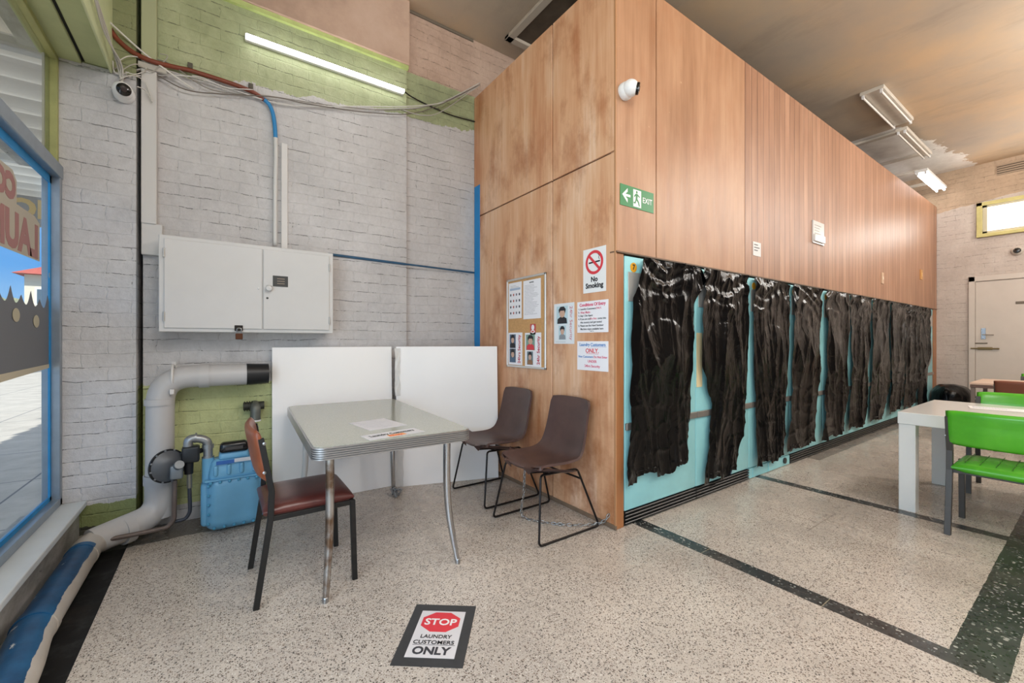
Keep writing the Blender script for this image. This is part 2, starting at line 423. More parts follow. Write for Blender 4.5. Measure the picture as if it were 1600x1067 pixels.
class Sheet:
    """a flat notice: local x right, y up, z towards the reader"""
    def __init__(s, name, o, u, v, w, h, mat, label=None, cat=None, group=None, thick=.0015, parent=None):
        u = Vector(u).normalized(); v = Vector(v).normalized(); n = u.cross(v)
        mb = MB(); mb.box(0, w, 0, h, -.0003, thick); s.t = thick
        s.o = mb.build(name, mat, parent)
        s.o.matrix_world = Matrix(((u.x, v.x, n.x, o[0]), (u.y, v.y, n.y, o[1]), (u.z, v.z, n.z, o[2]), (0, 0, 0, 1)))
        if label: tag(s.o, label, cat, group)
        s.w, s.h = w, h
    def text(s, txt, x, y, size, mat, bold=0.0, align='LEFT', rot=0.0, name='lettering', width=None, mirror=False, **k):
        me = text_mesh(txt, size, bold, align, **k)
        if width:
            xs = [v.co.x for v in me.vertices]; sc = width / max(max(xs) - min(xs), 1e-5); me.transform(Matrix.Diagonal((sc, 1, 1, 1)))
        T = Matrix.Translation((x, y, s.t + .0008)) @ Matrix.Rotation(rot, 4, 'Z')
        if mirror: T = T @ Matrix.Diagonal((-1, 1, 1, 1))
        me.transform(T); return link(name, me, mat, s.o)
    def rect(s, x, y, w, h, mat, name='printed_patch', lift=.0006, top=.0006):
        mb = MB(); mb.box(x, x + w, y, y + h, s.t, s.t + lift); return mb.build(name, mat, s.o)
    def poly(s, pts, mat, name='printed_shape', lift=.0006, base=0.0):
        mb = MB(); mb.prism([(p[0], p[1], s.t + base) for p in pts], (0, 0, lift)); return mb.build(name, mat, s.o)
    def blob(s, x, y, rx, ry, mat, name='printed_shape', lift=.0008, n=24, base=0.0):
        return s.poly([(x + rx * math.cos(2 * math.pi * k / n), y + ry * math.sin(2 * math.pi * k / n)) for k in range(n)], mat, name, lift, base)
    def ring(s, x, y, r, w, mat, name='printed_ring', n=40):
        mb = MB(); T = s.t + .001
        A = [mb.bm.verts.new((x + r * math.cos(2 * math.pi * k / n), y + r * math.sin(2 * math.pi * k / n), T)) for k in range(n)]
        B = [mb.bm.verts.new((x + (r - w) * math.cos(2 * math.pi * k / n), y + (r - w) * math.sin(2 * math.pi * k / n), T)) for k in range(n)]
        for k in range(n): mb.bm.faces.new((A[k], A[(k + 1) % n], B[(k + 1) % n], B[k]))
        return mb.build(name, mat, s.o)
    def lines(s, x, y, w, n, step, mat, hgt=.0016, name='small_print', seed=1):
        rnd = random.Random(seed); mb = MB()
        for k in range(n):
            ww = w * rnd.uniform(.55, 1); xx = x
            while xx < x + ww:
                l = rnd.uniform(.006, .018); mb.box(xx, min(xx + l, x + ww), y - k * step, y - k * step + hgt, s.t, s.t + .0006); xx += l + .0025
        return mb.build(name, mat, s.o)

# ------------------------------------------------------------------ setting: room shell
YB, YR = 3.80, 3.86           # brick wall planes (main, recessed right part)
YP = 3.72                     # pier by the window
CEIL = 4.46; XF = 11.2; YS = -3.6; XW = -.85
mb = MB(); mb.box(-.9, XF + .1, YS - .1, 4.1, -.12, 0); fl = struct(mb.build('floor', M['floor']))
mb = MB(); mb.box(-.95, XF + .1, YS - .1, 4.1, CEIL, CEIL + .1); struct(mb.build('ceiling', M['ceil']))
mb = MB(); mb.box(-.432, 1.44, YB, 4.1, 0, CEIL); mb.box(-.86, -.458, YB, 4.1, 0, CEIL); mb.box(-.86, 1.44, 4.1, 4.2, 0, CEIL); mb.box(1.44, XF, YR, 4.1, 0, CEIL); wb = struct(mb.build('wall_back', M['white_brick']))
mb = MB(); mb.box(-.86, -.458, YP, YB, 0, CEIL); mb.build('brick_pier', M['pier_brick'], wb)
plm = G('pink_plaster'); plm.set(col=plm.ramp(plm.noise(1.4, 8, .65), [(.3, 'A58B7B'), (.5, 'BFA390'), (.72, 'CDB4A4')]), rough=.7, spec=.3); plm.bump(plm.noise(20, 7, .6), .25, .004)
mb = MB(); mb.box(-.33, 1.455, YB - .045, YB, 3.86, CEIL, .006, 1); mb.build('plaster_band', plm.m, wb)
gln = flat('B9C77E', .6, var=.2, scale=8)
mb = MB(); mb.box(-.33, 1.45, YB - .03, YB, 3.825, 3.86); mb.build('picture_rail', gln, wb)
mb = MB(); mb.box(XF, XF + .12, YS, 4.2, 0, CEIL); wf = struct(mb.build('wall_far', M['far_brick']))
mb = MB(); mb.box(-.9, XF, YS - .12, YS, 0, CEIL); struct(mb.build('wall_right', flat('6F6963', .7, var=.1, scale=3)))
# shop-front side: low kerb, sill, window frames and header beam
kerb = G('worn_kerb_paint'); kc = kerb.ramp(kerb.noise(7, 8, .7, None, (1, .4, 1)), [(.4, '908E88'), (.62, 'BCBBB8')])
kerb.set(col=kerb.mix(kerb.math('GREATER_THAN', kerb.noise(18, 6, .7, None, (1, .25, 1.5)), .66), kc, '2C2A27'), rough=.6); kerb.bump(kerb.noise(20, 6), .4, .006)
mb = MB(); mb.box(-.98, -.725, YS, YP, -.06, .24, .006, 1); mb.box(-.98, -.88, YS, YP, 2.33, 2.40); mb.box(-.98, -.9, YS, YP, 3.05, CEIL)
wl = struct(mb.build('wall_left', kerb.m))
mb = MB(); mb.box(-.725, -.70, YS, YP, 0.0, .06, .004, 1); mb.build('skirting', flat('8E8B82', .6, var=.3, scale=9), wl)
mb = MB(); mb.box(-.90, -.69, YS, YP - .002, .24, .275, .006, 2); struct(mb.build('trim_1', flat('CBD3D8', .5, var=.08, scale=4)))
beam = flat('B3BC8C', .55, var=.18, scale=3)
mb = MB(); mb.box(-.9, -.715, YS, YP + .0, 3.03, 3.6, .004, 1); mb.box(-.70, -.585, YS, YP, 3.045, 3.6, .004, 1); hb = struct(mb.build('trim_2', beam))
mb = MB(); mb.box(-.585, -.572, YS, YP, 3.02, 3.62, .003, 1); mb.build('beam_face_board', flat('C9D2A6', .5, var=.1, scale=3), hb)
mb = MB(); mb.box(-.716, -.699, YS, YP, 3.05, 3.4); mb.build('beam_gap', flat('14140F', .8), hb)

alu = flat('9AA7B3', .35, .6, var=.1); grn = flat('A6A96E', .55, var=.15, scale=10)
wroot = struct(empty('window_1', (XW, 3.0, .275)))
def wpart(name, mat, bxs, parent, bev=.003):
    m_ = MB()
    for b in bxs: m_.box(b[0] - XW, b[1] - XW, b[2] - 3.0, b[3] - 3.0, b[4] - .275, b[5] - .275, bev, 1)
    return m_.build(name, mat, parent)
fr = wpart('window_frame', alu, [(-.88, -.80, 3.68, YP, .275, 2.36), (-.88, -.80, YS, YP, .275, .32), (-.88, -.795, YS, YP, 2.28, 2.36), (-.88, -.80, YS, YS + .05, .275, 2.3), (-.88, -.80, .9, .95, .275, 2.3), (-.88, -.80, -1.6, -1.55, .275, 2.3)], wroot)
wpart('glass', glass_mat('shop_glass', (.93, .96, .97), .06), [(XW - .003, XW + .003, YS, 3.7, .31, 2.29)], wroot, 0)
wpart('blue_tape', M['blue_tape'], [(-.847, -.838, 3.655, 3.682, .31, 2.29), (-.847, -.838, 1.0, 3.68, 2.235, 2.28), (-.847, -.838, 1.0, 3.68, .318, .345)], wroot, 0)
w2 = struct(empty('window_2', (XW, 3.0, .275)))
wpart('window_frame', grn, [(-.875, -.815, 3.69, YP, 2.36, 3.05), (-.875, -.815, YS, 3.69, 3.0, 3.04), (-.875, -.815, YS, YP, 2.36, 2.375)], w2)
wpart('glass', glass_mat('dusty_glass', (.86, .86, .84), .10), [(XW - .003, XW + .003, YS, 3.69, 2.375, 3.0)], w2, 0)
wpart('inner_bead', flat('C9C8C0', .5), [(-.868, -.858, 3.64, 3.655, 2.375, 3.0)], w2, 0)
# shop-window decals, read from outside: a grey wave panel with dots and a sign
xs = XW + .006
film = film_mat('grey_window_film', '6E7178', .93); fm = film_mat('beige_edge_film', 'C5BCA4', 1.0)
def wfilm(name, pts, mat, th, dx=0.0):
    m_ = MB(); m_.prism([(dx + xs - XW, p[0] - 3.0, p[1] - .275) for p in pts], (th, 0, 0)); return m_.build(name, mat, wroot)
peaks = [2.42 + .135 * k for k in range(10)]; outline = [(3.66, 1.14)]
yv = 3.655
while yv > 2.4:
    k_ = min(range(10), key=lambda q: abs(peaks[q] - yv)); d_ = abs(peaks[k_] - yv) / .0675
    outline.append((yv, 1.475 + (.085 if k_ % 2 else .05) * max(0, 1 - d_) ** 1.8)); yv -= .009
outline.append((2.4, 1.10))
wfilm('wave_decal', outline, film, .001)
edge = [(3.66, 1.122), (3.66, 1.145), (2.4, 1.11), (2.4, 1.06)]
wfilm('decal_border', edge, fm, .001, .0015)
dots = MB()
for (px, py) in ((21, 492), (53, 502), (77, 431)):
    c = onX(px, py, XW)
    n = 20; dots.prism([(xs - XW + .003, c.y - 3.0 + .045 * math.cos(2 * math.pi * k / n), c.z - .275 + .035 * math.sin(2 * math.pi * k / n)) for k in range(n)], (.001, 0, 0))
dots.build('decal_dots', flat('B9B39A', .5), wroot)
wfilm('sign_decal', [(3.50, 1.735), (3.50, 1.95), (3.42, 1.975), (3.17, 1.975), (3.17, 2.09), (3.12, 2.13), (2.5, 2.13), (2.5, 1.72)], flat('B7B1A2', .6), .0012)
for txt, z0, y1, sz in (('LAUNDRY', 1.755, 3.475, .24), ('COIN', 1.99, 3.15, .16)):
    me = text_mesh(txt, sz, .012, 'LEFT')
    me.transform(Matrix(((0, 0, 1, xs - XW + .002), (-1, 0, 0, y1 - 3.0), (0, 1, 0, z0 - .275), (0, 0, 0, 1))))
    link('sign_lettering', me, flat('A47674', .6), wroot)

# far wall: high window, door
def fbox(name, mat, bxs, parent, bev=.004):
    m_ = MB()
    for (y0, y1, z0, z1, d) in bxs: m_.box(XF - d, XF, y0, y1, z0, z1, bev, 1)
    return m_.build(name, mat, parent)
w3 = struct(empty('window_3', (0, 0, 0)))
yel = flat('C3B878', .5, var=.15, scale=9)
fbox('window_frame', yel, [(-.4, 1.41, 3.14, 3.20, .06), (-.4, 1.41, 3.70, 3.76, .05), (1.34, 1.41, 3.14, 3.76, .05), (-.4, -.33, 3.14, 3.76, .05)], w3)
fbox('sash', flat('BDB59A', .5), [(-.33, 1.34, 3.20, 3.24, .03), (-.33, 1.34, 3.66, 3.70, .03), (1.28, 1.34, 3.2, 3.7, .03)], w3)
fbox('pane', emit('FFFDF8', 2.2), [(-.33, 1.28, 3.24, 3.66, .015)], w3, 0)
dr = struct(empty('door_1', (0, 0, 0)))
dpt = flat('C7BCB1', .55, var=.06, scale=3)
fbox('door_frame', dpt, [(1.43, 1.51, 0, 2.45, .03), (.42, .50, 0, 2.45, .03), (.42, 1.51, 2.36, 2.45, .03)], dr)
fbox('door_leaf', dpt, [(.505, 1.425, .01, 2.35, .012)], dr, .003)
fbox('latch_plate', M['chrome'], [(1.30, 1.36, 1.32, 1.52, .02)], dr)
mb = MB(); mb.cyl((XF - .02, 1.33, 1.40), (XF - .07, 1.33, 1.40), .012); mb.tube([(XF - .065, 1.335, 1.40), (XF - .065, 1.2, 1.395)], .01, 8); mb.build('door_handle', M['chrome'], dr, True)
mb = MB(); mb.box(XF - .03, XF - .012, 1.22, 1.40, 1.13, 1.18, .004); mb.cyl((XF - .035, 1.48, 1.155), (XF - .035, 1.14, 1.155), .012); mb.build('bolt', flat('8A7A58', .35, .8), dr)
mb = MB(); mb.cyl((XF - .02, 1.46, 1.25), (XF - .02, 1.28, 1.25), .008); mb.build('chain_catch', flat('6E6250', .4, .6), dr)
fbox('sign_plate', flat('6B5E50', .4, .3), [(.84, .96, 1.92, 1.965, .02)], dr)

# ------------------------------------------------------------------ timber partition box
XC, YC, TOP = 2.2, 1.93, 3.84
mb = MB(); mb.box(XC + .02, XF, YC + .05, 3.86, 0, TOP - .02); part = struct(mb.build('wall_partition', flat('4A3626', .7)))
sy, sz1 = 2.588, 2.575
def zs(y): return 2.575
for (y0, y1, z0, z1) in ((YC + .012, sy - .006, .03, zs(0) - .006), (sy + .006, 3.855, .03, zs(0) - .006), (YC + .012, sy - .006, zs(0) + .006, TOP), (sy + .006, 3.855, zs(0) + .006, TOP)):
    mb = MB(); mb.box(XC, XC + .02, y0, y1, z0, z1, .003, 1); mb.build('plywood_panel', M['ply'], part)
mb = MB(); mb.box(XC - .004, XC + .012, YC - .005, 3.855, 0, .032, .003, 1); mb.build('floor_bead', flat('7A6552', .6, var=.2), part)
mb = MB(); mb.box(XC - .002, XC + .01, YC - .004, YC + .012, 0, TOP, .002, 1); mb.build('corner_bead', flat('B08058', .45), part)
mb = MB(); mb.box(XC + .008, 2.285, YC, YC + .05, 0, 1.885, .003, 1); mb.build('corner_post', M['post'], part)
for (x0, x1, nm, mt) in ((XC + .008, 2.632, 'plywood_panel', 'ply_long'), (2.642, 3.93, 'plywood_panel', 'ply_long'), (3.935, XF - .005, 'board_cladding', 'boards')):
    mb = MB(); mb.box(x0, x1, YC - .005, YC + .05, 1.895, TOP, .003, 1); mb.build(nm, M[mt], part)
mb = MB(); mb.box(XC, XF, YC - .012, YC + .05, 1.886, 1.896); mb.build('ledge', flat('6A5240', .6), part)
mb = MB(); mb.box(10.95, XF, YC, YC + .05, 0, 1.885); mb.build('end_post', M['post'], part)
# wide blue masking tape down the far edge of the end face
mb = MB(); mb.box(XC - .003, XC, 3.735, 3.845, 1.0, 2.90); tag(mb.build('masking_tape', flat('1C86C8', .55, var=.06)), 'blue strip running down the plywood edge beside the brick wall', 'tape')

# ------------------------------------------------------------------ laundry machines behind black sheets
P0, PW = 2.295, .8615
def machine():
    r = empty('laundry_machine', (P0, YC, 0))
    w = PW - .006
    MB().box(0, w, 0, .045, .105, 1.875, .008, 3).build('front_panel', M['teal'], r, True)
    lo = MB(); lo.box(.0, w, .012, .04, 0, .1)
    for k in range(4): lo.box(0, w, -.006, .012, .012 + k * .024, .026 + k * .024, .003, 1)
    lo.build('kick_grille', flat('3A3A3A', .3, .7), r)
    MB().box(.0, w, -.018, .0, .665, .715, .004, 1).build('handle_bar', flat('8E8A85', .3, .6), r)
    MB().box(.03, w - .03, -.006, .0, 1.56, 1.765, .002, 1).build('label_panel', flat('B9B7B2', .35, .4), r)
    d = MB().lathe([(.001, -.0), (.30, 0), (.30, .012), (.27, .02), (.22, .014), (.001, .014)], (w / 2, 0, 1.12), (0, -1, 0), 40).build('door', M['steel'], r, True)
    MB().lathe([(.014, 0), (.034, 0), (.034, .003), (.001, .003)], (.09, -.0, 1.80), (0, -1, 0), 20).build('number_sticker', flat('E0A020', .5), r)
    return r
words = ['nearest', 'second', 'third', 'fourth', 'fifth', 'sixth', 'seventh', 'eighth', 'ninth', 'tenth and farthest']
m0 = machine(); machines = [m0] + [copy_tree(m0) for _ in range(9)]
for k, m in enumerate(machines):
    m.location.x = P0 + PW * k
    tag(m, 'teal laundry machine, %s in the row from the plywood corner, behind black plastic' % words[k], 'laundry machine', 'teal laundry machines in a row')
me = text_mesh('7', .05, .002, 'CENTER'); me.transform(Matrix(((1, 0, 0, .09), (0, 0, -1, -.0035), (0, 1, 0, 1.785), (0, 0, 0, 1)))); link('number', me, M['ink'], m0)
# third machine has a solid teal plinth instead of a grille
for c in kids(machines[2]):
    if c.name.startswith('kick_grille'):
        mb = MB(); mb.box(.0, PW - .006, .002, .04, .005, .098, .003, 1)
        for xx in (.07, .38): mb.box(xx, xx + .03, -.004, .004, .01, .095)
        me = bpy.data.meshes.new('kick_panel'); bmesh.ops.recalc_face_normals(mb.bm, faces=mb.bm.faces); mb.bm.to_mesh(me); me.materials.append(M['teal']); c.data = me; c.name = 'kick_panel'
MB().lathe([(.03, 0), (.03, .012), (.001, .012)], (.73, .0, .06), (0, -1, 0), 20).build('drain_cap', M['dark'], machines[2], True)
MB().box(.005, .085, -.004, 0, .91, 1.35).build('cream_panel', flat('E3D2A6', .5), machines[1])

sheets = [  # measured outline of each sheet: (row y, left x, right x) top to bottom in the photograph, on the plane just before the machines
    [(403, 1014, 1062), (412, 1003, 1096), (430, 999, 1104), (452, 996, 1092), (470, 989, 1086), (520, 988, 1083), (600, 986, 1080), (650, 986, 1079), (690, 982, 1073), (744, 977, 1071)],
    [(417, 1096, 1150), (424, 1098, 1164), (460, 1097, 1166), (520, 1095, 1168), (570, 1096, 1167), (605, 1106, 1166), (625, 1113, 1164), (660, 1109, 1162), (700, 1106, 1156), (750, 1099, 1150)],
    [(436, 1177, 1218), (441, 1176, 1232), (480, 1176, 1234), (550, 1178, 1232), (620, 1180, 1230), (680, 1181, 1227), (715, 1181, 1224), (722, 1179, 1225)],
    [(442, 1240, 1262), (446, 1238, 1280), (480, 1238, 1283), (560, 1238, 1281), (620, 1236, 1279), (660, 1233, 1275), (699, 1229, 1271)],
    [(450, 1296, 1322), (454, 1291, 1327), (480, 1290, 1327), (560, 1292, 1324), (600, 1289, 1325), (650, 1286, 1321), (682, 1284, 1319)],
    [(459, 1330, 1356), (462, 1327, 1360), (520, 1331, 1359), (600, 1330, 1357), (640, 1326, 1354), (668, 1325, 1352)],
    [(463, 1364, 1385), (467, 1363, 1389), (520, 1363, 1389), (600, 1362, 1389), (630, 1360, 1385), (656, 1360, 1379)],
    [(467, 1392, 1408), (471, 1391, 1415), (540, 1392, 1414), (600, 1391, 1414), (644, 1388, 1405)],
    [(471, 1418, 1433), (475, 1416, 1437), (540, 1416, 1437), (600, 1414, 1436), (638, 1411, 1427)],
    [(475, 1439, 1449), (478, 1438, 1452), (560, 1438, 1452), (633, 1434, 1448)],
]
slook = ['hanging over the machine numbered 7', 'second from the corner, pinched at knee height', 'third from the corner, with torn flap', 'fourth from the plywood corner', 'fifth from the plywood corner', 'sixth from the plywood corner', 'seventh from the plywood corner', 'eighth from the plywood corner', 'ninth from the plywood corner', 'farthest, beside the rear wall']
def interp(tab, z):
    if z >= tab[0][0]: return tab[0][1], tab[0][2]
    for a, b in zip(tab, tab[1:]):
        if z >= b[0]:
            t = (a[0] - z) / max(a[0] - b[0], 1e-6); return a[1] + (b[1] - a[1]) * t, a[2] + (b[2] - a[2]) * t
    return tab[-1][1], tab[-1][2]
for si, sh in enumerate(sheets):
    ypl = YC - .035
    tab = []
    for (py, l, r_) in sh:
        a, b = onY(l, py, ypl), onY(r_, py, ypl)
        # left and right points of one image row differ in height; use the left one for the table
        tab.append(((a.z + b.z) / 2, a.x, b.x))
    tab.sort(key=lambda t: -t[0])
    zt, zb = min(tab[0][0], 1.87), max(tab[-1][0], .12)
    sd = si * 7.3
    def f(u, v, tab=tab, zt=zt, zb=zb, sd=sd, si=si):
        z = zt + (zb - zt) * v
        xl, xr = interp(tab, z)
        e = .014 * noise.noise(Vector((sd, z * 5, 0))); e2 = .014 * noise.noise(Vector((sd + 5, z * 5, 3)))
        x = xl + e + (xr + e2 - xl - e) * u
        pz = Vector((x * 4.2 + sd, z * .9, sd)); top = max(0.0, 1 - v * 4)
        fold = (1 - abs(noise.noise(pz))) ** 6 * .026
        q_ = x + .35 * (z - 1) * noise.noise(Vector((sd, 2, 2))) * 2 + .06 * noise.noise(Vector((x * 3, z * 2, sd)))
        fold += (1 - abs(noise.noise(Vector((q_ * (8 if si < 3 else 4) + sd, z * 1.1, 4))))) ** 8 * .014 * (.35 + v)
        fold += (1 - abs(noise.noise(Vector((x * (8 if si < 3 else 3.5), z * 6 + sd, 9))))) ** 9 * .012 * (top + .25 + .5 * (v > .62))
        fold += top * (.5 + .5 * math.sin(z * 38 + 9 * noise.noise(Vector((x * 2.6, z * 3, sd))))) * .02
        r2 = ((u - .5) / .42) ** 2 + ((z - 1.12) / .33) ** 2
        dome = .016 * max(0.0, 1 - r2) ** .5
        zz = z + .02 * noise.noise(Vector((x * 5, v * 2, sd))) * v
        if v > .97: zz += .035 * (round(u * 3.2) % 2) * (1 if si < 2 else .6) + .01 * noise.noise(Vector((x * 30, 0, sd)))
        return Vector((x, YC - .026 - fold - dome, zz))
    ob = MB().grid(64, 150, f).build('plastic_sheet', M['bag'], None, True, 180)
    tag(ob, 'crumpled black plastic sheet over a machine, ' + slook[si], 'plastic sheet', 'black plastic sheets over the machines')
    for tk in range(2):
        xa, xb = tab[1][1], tab[1][2]; w_ = (xb - xa)
        MB().box(xa + w_ * (.08 + .5 * tk), xa + w_ * (.42 + .5 * tk), YC - .0235 - .001 * tk, YC - .0215, zt - .03, min(zt + .02, 1.872)).build('tape_piece', flat('2A2E33', .35), ob)

# ------------------------------------------------------------------ notices on the end face (read looking along +X)
def endsheet(name, y0, z0, w, h, mat, label, cat, group=None, x=XC - .001, thick=.0015):
    return Sheet(name, (x, y0, z0), (0, -1, 0), (0, 0, 1), w, h, mat, label, cat, group, thick)
s = endsheet('no_smoking_sign', 2.235, 1.632, .222, .318, M['white'], 'white No Smoking sign with red crossed-out cigarette, highest on the plywood', 'sign')
cx, cy = .111, .215
s.poly([(cx - .055, cy - .006), (cx + .055, cy - .002), (cx + .055, cy + .009), (cx - .055, cy + .005)], M['ink'], 'cigarette_symbol')
mb = MB(); mb.tube([(cx + .05, cy + .015, s.t + .0012), (cx + .042, cy + .03, s.t + .0012), (cx + .05, cy + .042, s.t + .0012), (cx + .035, cy + .055, s.t + .0012)], .0016, 5); mb.build('smoke_symbol', M['ink'], s.o)
s.ring(cx, cy, .086, .021, M['red'], 'prohibition_ring')
a = math.radians(-45); dx, dy = math.cos(a), math.sin(a)
s.poly([(cx + dx * q - dy * w_ , cy + dy * q + dx * w_) for q, w_ in ((-.075, -.0095), (.075, -.0095), (.075, .0095), (-.075, .0095))], M['red'], 'prohibition_bar', .0004, .0012)
s.text('No', .111, .078, .05, M['ink'], .0018, 'CENTER'); s.text('Smoking', .111, .034, .05, M['ink'], .0018, 'CENTER')
s = endsheet('conditions_notice', 2.298, 1.345, .306, .228, M['paper'], 'white paper notice headed Conditions Of Entry with numbered rules', 'notice')
s.text('Conditions Of Entry', .153, .193, .031, M['pink_red'], .0009, 'CENTER')
for k, t in enumerate(['1. Laundry Customers', '2.', '3. Stay 1.5m Apart', '4. If you are sick            come into', '    this country and get tested', '5. Please use the Hand Sanitiser', '    Machine wipes available here']):
    s.text(t, .012, .167 - k * .0245, .0195, M['ink'], .0002)
s.text('ONLY.', .188, .167, .0195, M['pink_red'], .0002); s.text('Wear Masks.', .034, .1425, .0195, M['pink_red'], .0002); s.text('Do Not', .134, .0935, .0195, M['pink_red'], .0002)
s.rect(.034, .139, .09, .0012, M['pink_red'], 'underline'); s.text('Thank You', .13, .008, .009, M['ink'])
s = endsheet('customers_notice', 2.298, 1.07, .306, .212, M['paper'], 'white paper notice reading Laundry Customers ONLY, lowest on the plywood', 'notice')
s.text('Laundry Customers', .153, .177, .032, M['blue_ink'], .0006, 'CENTER'); s.rect(.14, .171, .15, .0016, M['blue_ink'], 'underline')
s.text('ONLY.', .153, .128, .045, M['red'], .0008, 'CENTER'); s.rect(.095, .12, .12, .002, M['red'], 'underline')
s.text('Non Customers', .014, .092, .0225, M['blue_ink'], .0003); s.text('Do Not Enter', .168, .092, .0225, M['pink_red'], .0003)
s.text('UNDER', .153, .058, .026, M['pink_red'], .0003, 'CENTER'); s.text('24hrs Security', .153, .024, .026, M['pink_red'], .0003, 'CENTER')
skin, hair = flat('C9A590', .6), flat('25242A', .6)
def portraits(s, x, y, w, h, tint, shirt):
    s.rect(x, y, w, h, tint, 'photo_print')
    s.poly([(x + w * .08, y + h * .02), (x + w * .95, y + h * .02), (x + w * .9, y + h * .3), (x + w * .62, y + h * .42), (x + w * .4, y + h * .42), (x + w * .1, y + h * .28)], shirt, 'photo_clothing', .0004, .0008)
    s.blob(x + w * .52, y + h * .58, w * .24, h * .22, skin, 'photo_face', .0004, 20, .0012)
    s.poly([(x + w * .24, y + h * .6), (x + w * .2, y + h * .8), (x + w * .36, y + h * .96), (x + w * .66, y + h * .97), (x + w * .84, y + h * .82), (x + w * .78, y + h * .58), (x + w * .7, y + h * .74), (x + w * .36, y + h * .74)], hair, 'photo_hair', .0004, .0016)
s = endsheet('security_poster', 2.563, 1.262, .232, .316, flat('DDE2E6', .5), 'pale poster with two face photographs and sideways 24hr Security lettering, right of the framed board', 'poster')
portraits(s, .03, .155, .13, .14, flat('B9D0D8', .5), hair); portraits(s, .055, .032, .085, .11, flat('B9D0D8', .5), flat('8B9298', .6))
s.text('24hr Security', .185, .29, .041, flat('C56A78', .6), 0, 'LEFT', -math.pi / 2, width=.26); s.lines(.02, .014, .19, 1, .01, M['ink'])
# framed cork board
fb = empty('notice_board', (XC - .001, 3.225, 1.048), 0, 'aluminium framed cork notice board pinned with four papers', 'notice board')
b = Sheet('cork_panel', (0, 0, 0), (0, -1, 0), (0, 0, 1), .57, .80, flat('C89A66', .8, var=.15, scale=60), thick=.006, parent=fb)
mb = MB()
for (x0, x1, z0, z1) in ((0, .57, 0, .018), (0, .57, .782, .80), (0, .018, 0, .8), (.552, .57, 0, .8)): mb.box(-.016, 0, -x1, -x0, z0, z1, .003, 1)
mb.build('board_frame', flat('D5D3D0', .4, .5), fb)
def pin(name, y0, z0, w, h, mat, label):
    return endsheet(name, y0, z0, w, h, mat, label, 'notice', 'papers pinned to the cork board', XC - .0085, .001)
s = pin('symbols_notice', 3.195, 1.488, .2, .325, M['paper'], 'pinned paper with rows of small round symbols, upper left of the cork board')
for i in range(4):
    for j in range(4): s.blob(.032 + j * .045, .05 + i * .055, .010, .012, flat(['3A3A44', 'B05A50', '6A6A78'][(i * 3 + j) % 3], .6), 'laundry_symbol', n=10)
s.rect(.02, .255, .16, .02, flat('A8B8D0', .6)); s.lines(.03, .295, .14, 2, .012, M['ink'])
s = pin('rules_notice', 2.97, 1.475, .245, .335, M['paper'], 'pinned paper crowded with lines of small print, upper right of the cork board')
s.lines(.02, .29, .2, 21, .0125, flat('55555C', .6), .0018, seed=4); s.text('NOTICE', .12, .308, .016, M['ink'], .0004, 'CENTER')
s = pin('small_sticker', 2.87, 1.34, .075, .09, flat('C24B4B', .5), 'small red and white sticker in the middle of the cork board')
s.blob(.037, .06, .02, .024, M['paper'], 'sticker_shape', .0006); s.blob(.037, .024, .028, .014, M['paper'], 'sticker_shape', .0006); s.blob(.037, .024, .018, .007, flat('C24B4B', .5), 'sticker_shape', .0004, 20, .0008)
s = pin('security_poster', 3.2, 1.07, .215, .29, M['paper'], 'pinned poster lettered 24hrs Security, lower left of the cork board')
portraits(s, .02, .15, .095, .125, flat('5C6E84', .5), hair); portraits(s, .02, .02, .095, .125, flat('4B5A6A', .5), flat('4E667F', .6))
s.text('24hrs Security', .185, .015, .052, flat('C23048', .6), .001, 'LEFT', math.pi / 2, width=.255)
s = pin('security_poster', 2.945, 1.065, .225, .29, M['paper'], 'pinned poster lettered 24hr Security, lower right of the cork board')
portraits(s, .015, .14, .125, .135, flat('7E9C8E', .5), M['red']); portraits(s, .03, .015, .085, .115, flat('6C7F86', .5), flat('8E6A4E', .6))
s.text('24hr Security', .205, .02, .052, flat('C23048', .6), .001, 'LEFT', math.pi / 2, width=.24)

# ------------------------------------------------------------------ on the long face
def longsheet(name, p, w, h, mat, label, cat, thick=.003):
    return Sheet(name, (p[0], YC - .0055, p[1]), (1, 0, 0), (0, 0, 1), w, h, mat, label, cat, None, thick)
s = longsheet('exit_sign', (2.238, 2.215), .362, .145, flat('0E7A3C', .4), 'green EXIT sign with running figure and arrow on the plywood corner panel', 'sign')
wm = M['white']
s.poly([(.02, .075), (.075, .125), (.075, .10), (.052, .083), (.105, .083), (.105, .066), (.052, .066), (.075, .05), (.075, .025)], wm, 'arrow_symbol')
s.rect(.135, .012, .085, .12, wm, 'doorway_symbol')
gm = flat('0E7A3C', .4)
s.blob(.172, .116, .009, .010, gm, 'runner_symbol', .0005, 14, .0008)
s.poly([(.160, .104), (.182, .104), (.205, .088), (.201, .081), (.183, .092), (.178, .07), (.196, .05), (.205, .022), (.195, .020), (.185, .044), (.168, .058), (.158, .034), (.138, .034), (.138, .043), (.152, .044), (.160, .066), (.162, .09), (.148, .078), (.142, .084)], gm, 'runner_symbol', .0005, .0008)
s.text('EXIT', .235, .055, .055, wm, .0006, width=.105)
s = longsheet('small_notice', (4.08, 2.085), .15, .13, flat('DAD8D6', .5), 'small white notice on the boards, nearer of two, just above the machines', 'notice')
s.lines(.02, .10, .11, 3, .026, M['ink'], .008, seed=3)
s = longsheet('notice_holder', (5.42, 2.385), .31, .25, flat('D0CDCA', .25), 'clear-fronted white notice holder on the boards, farther and higher of two', 'notice holder', .012)
s.lines(.04, .2, .22, 5, .03, flat('8A8684', .6), .006, seed=5); MB().box(.02, .29, .02, .10, .013, .03, .004, 1).build('leaflet_pocket', flat('E8E6E4', .1), s.o)
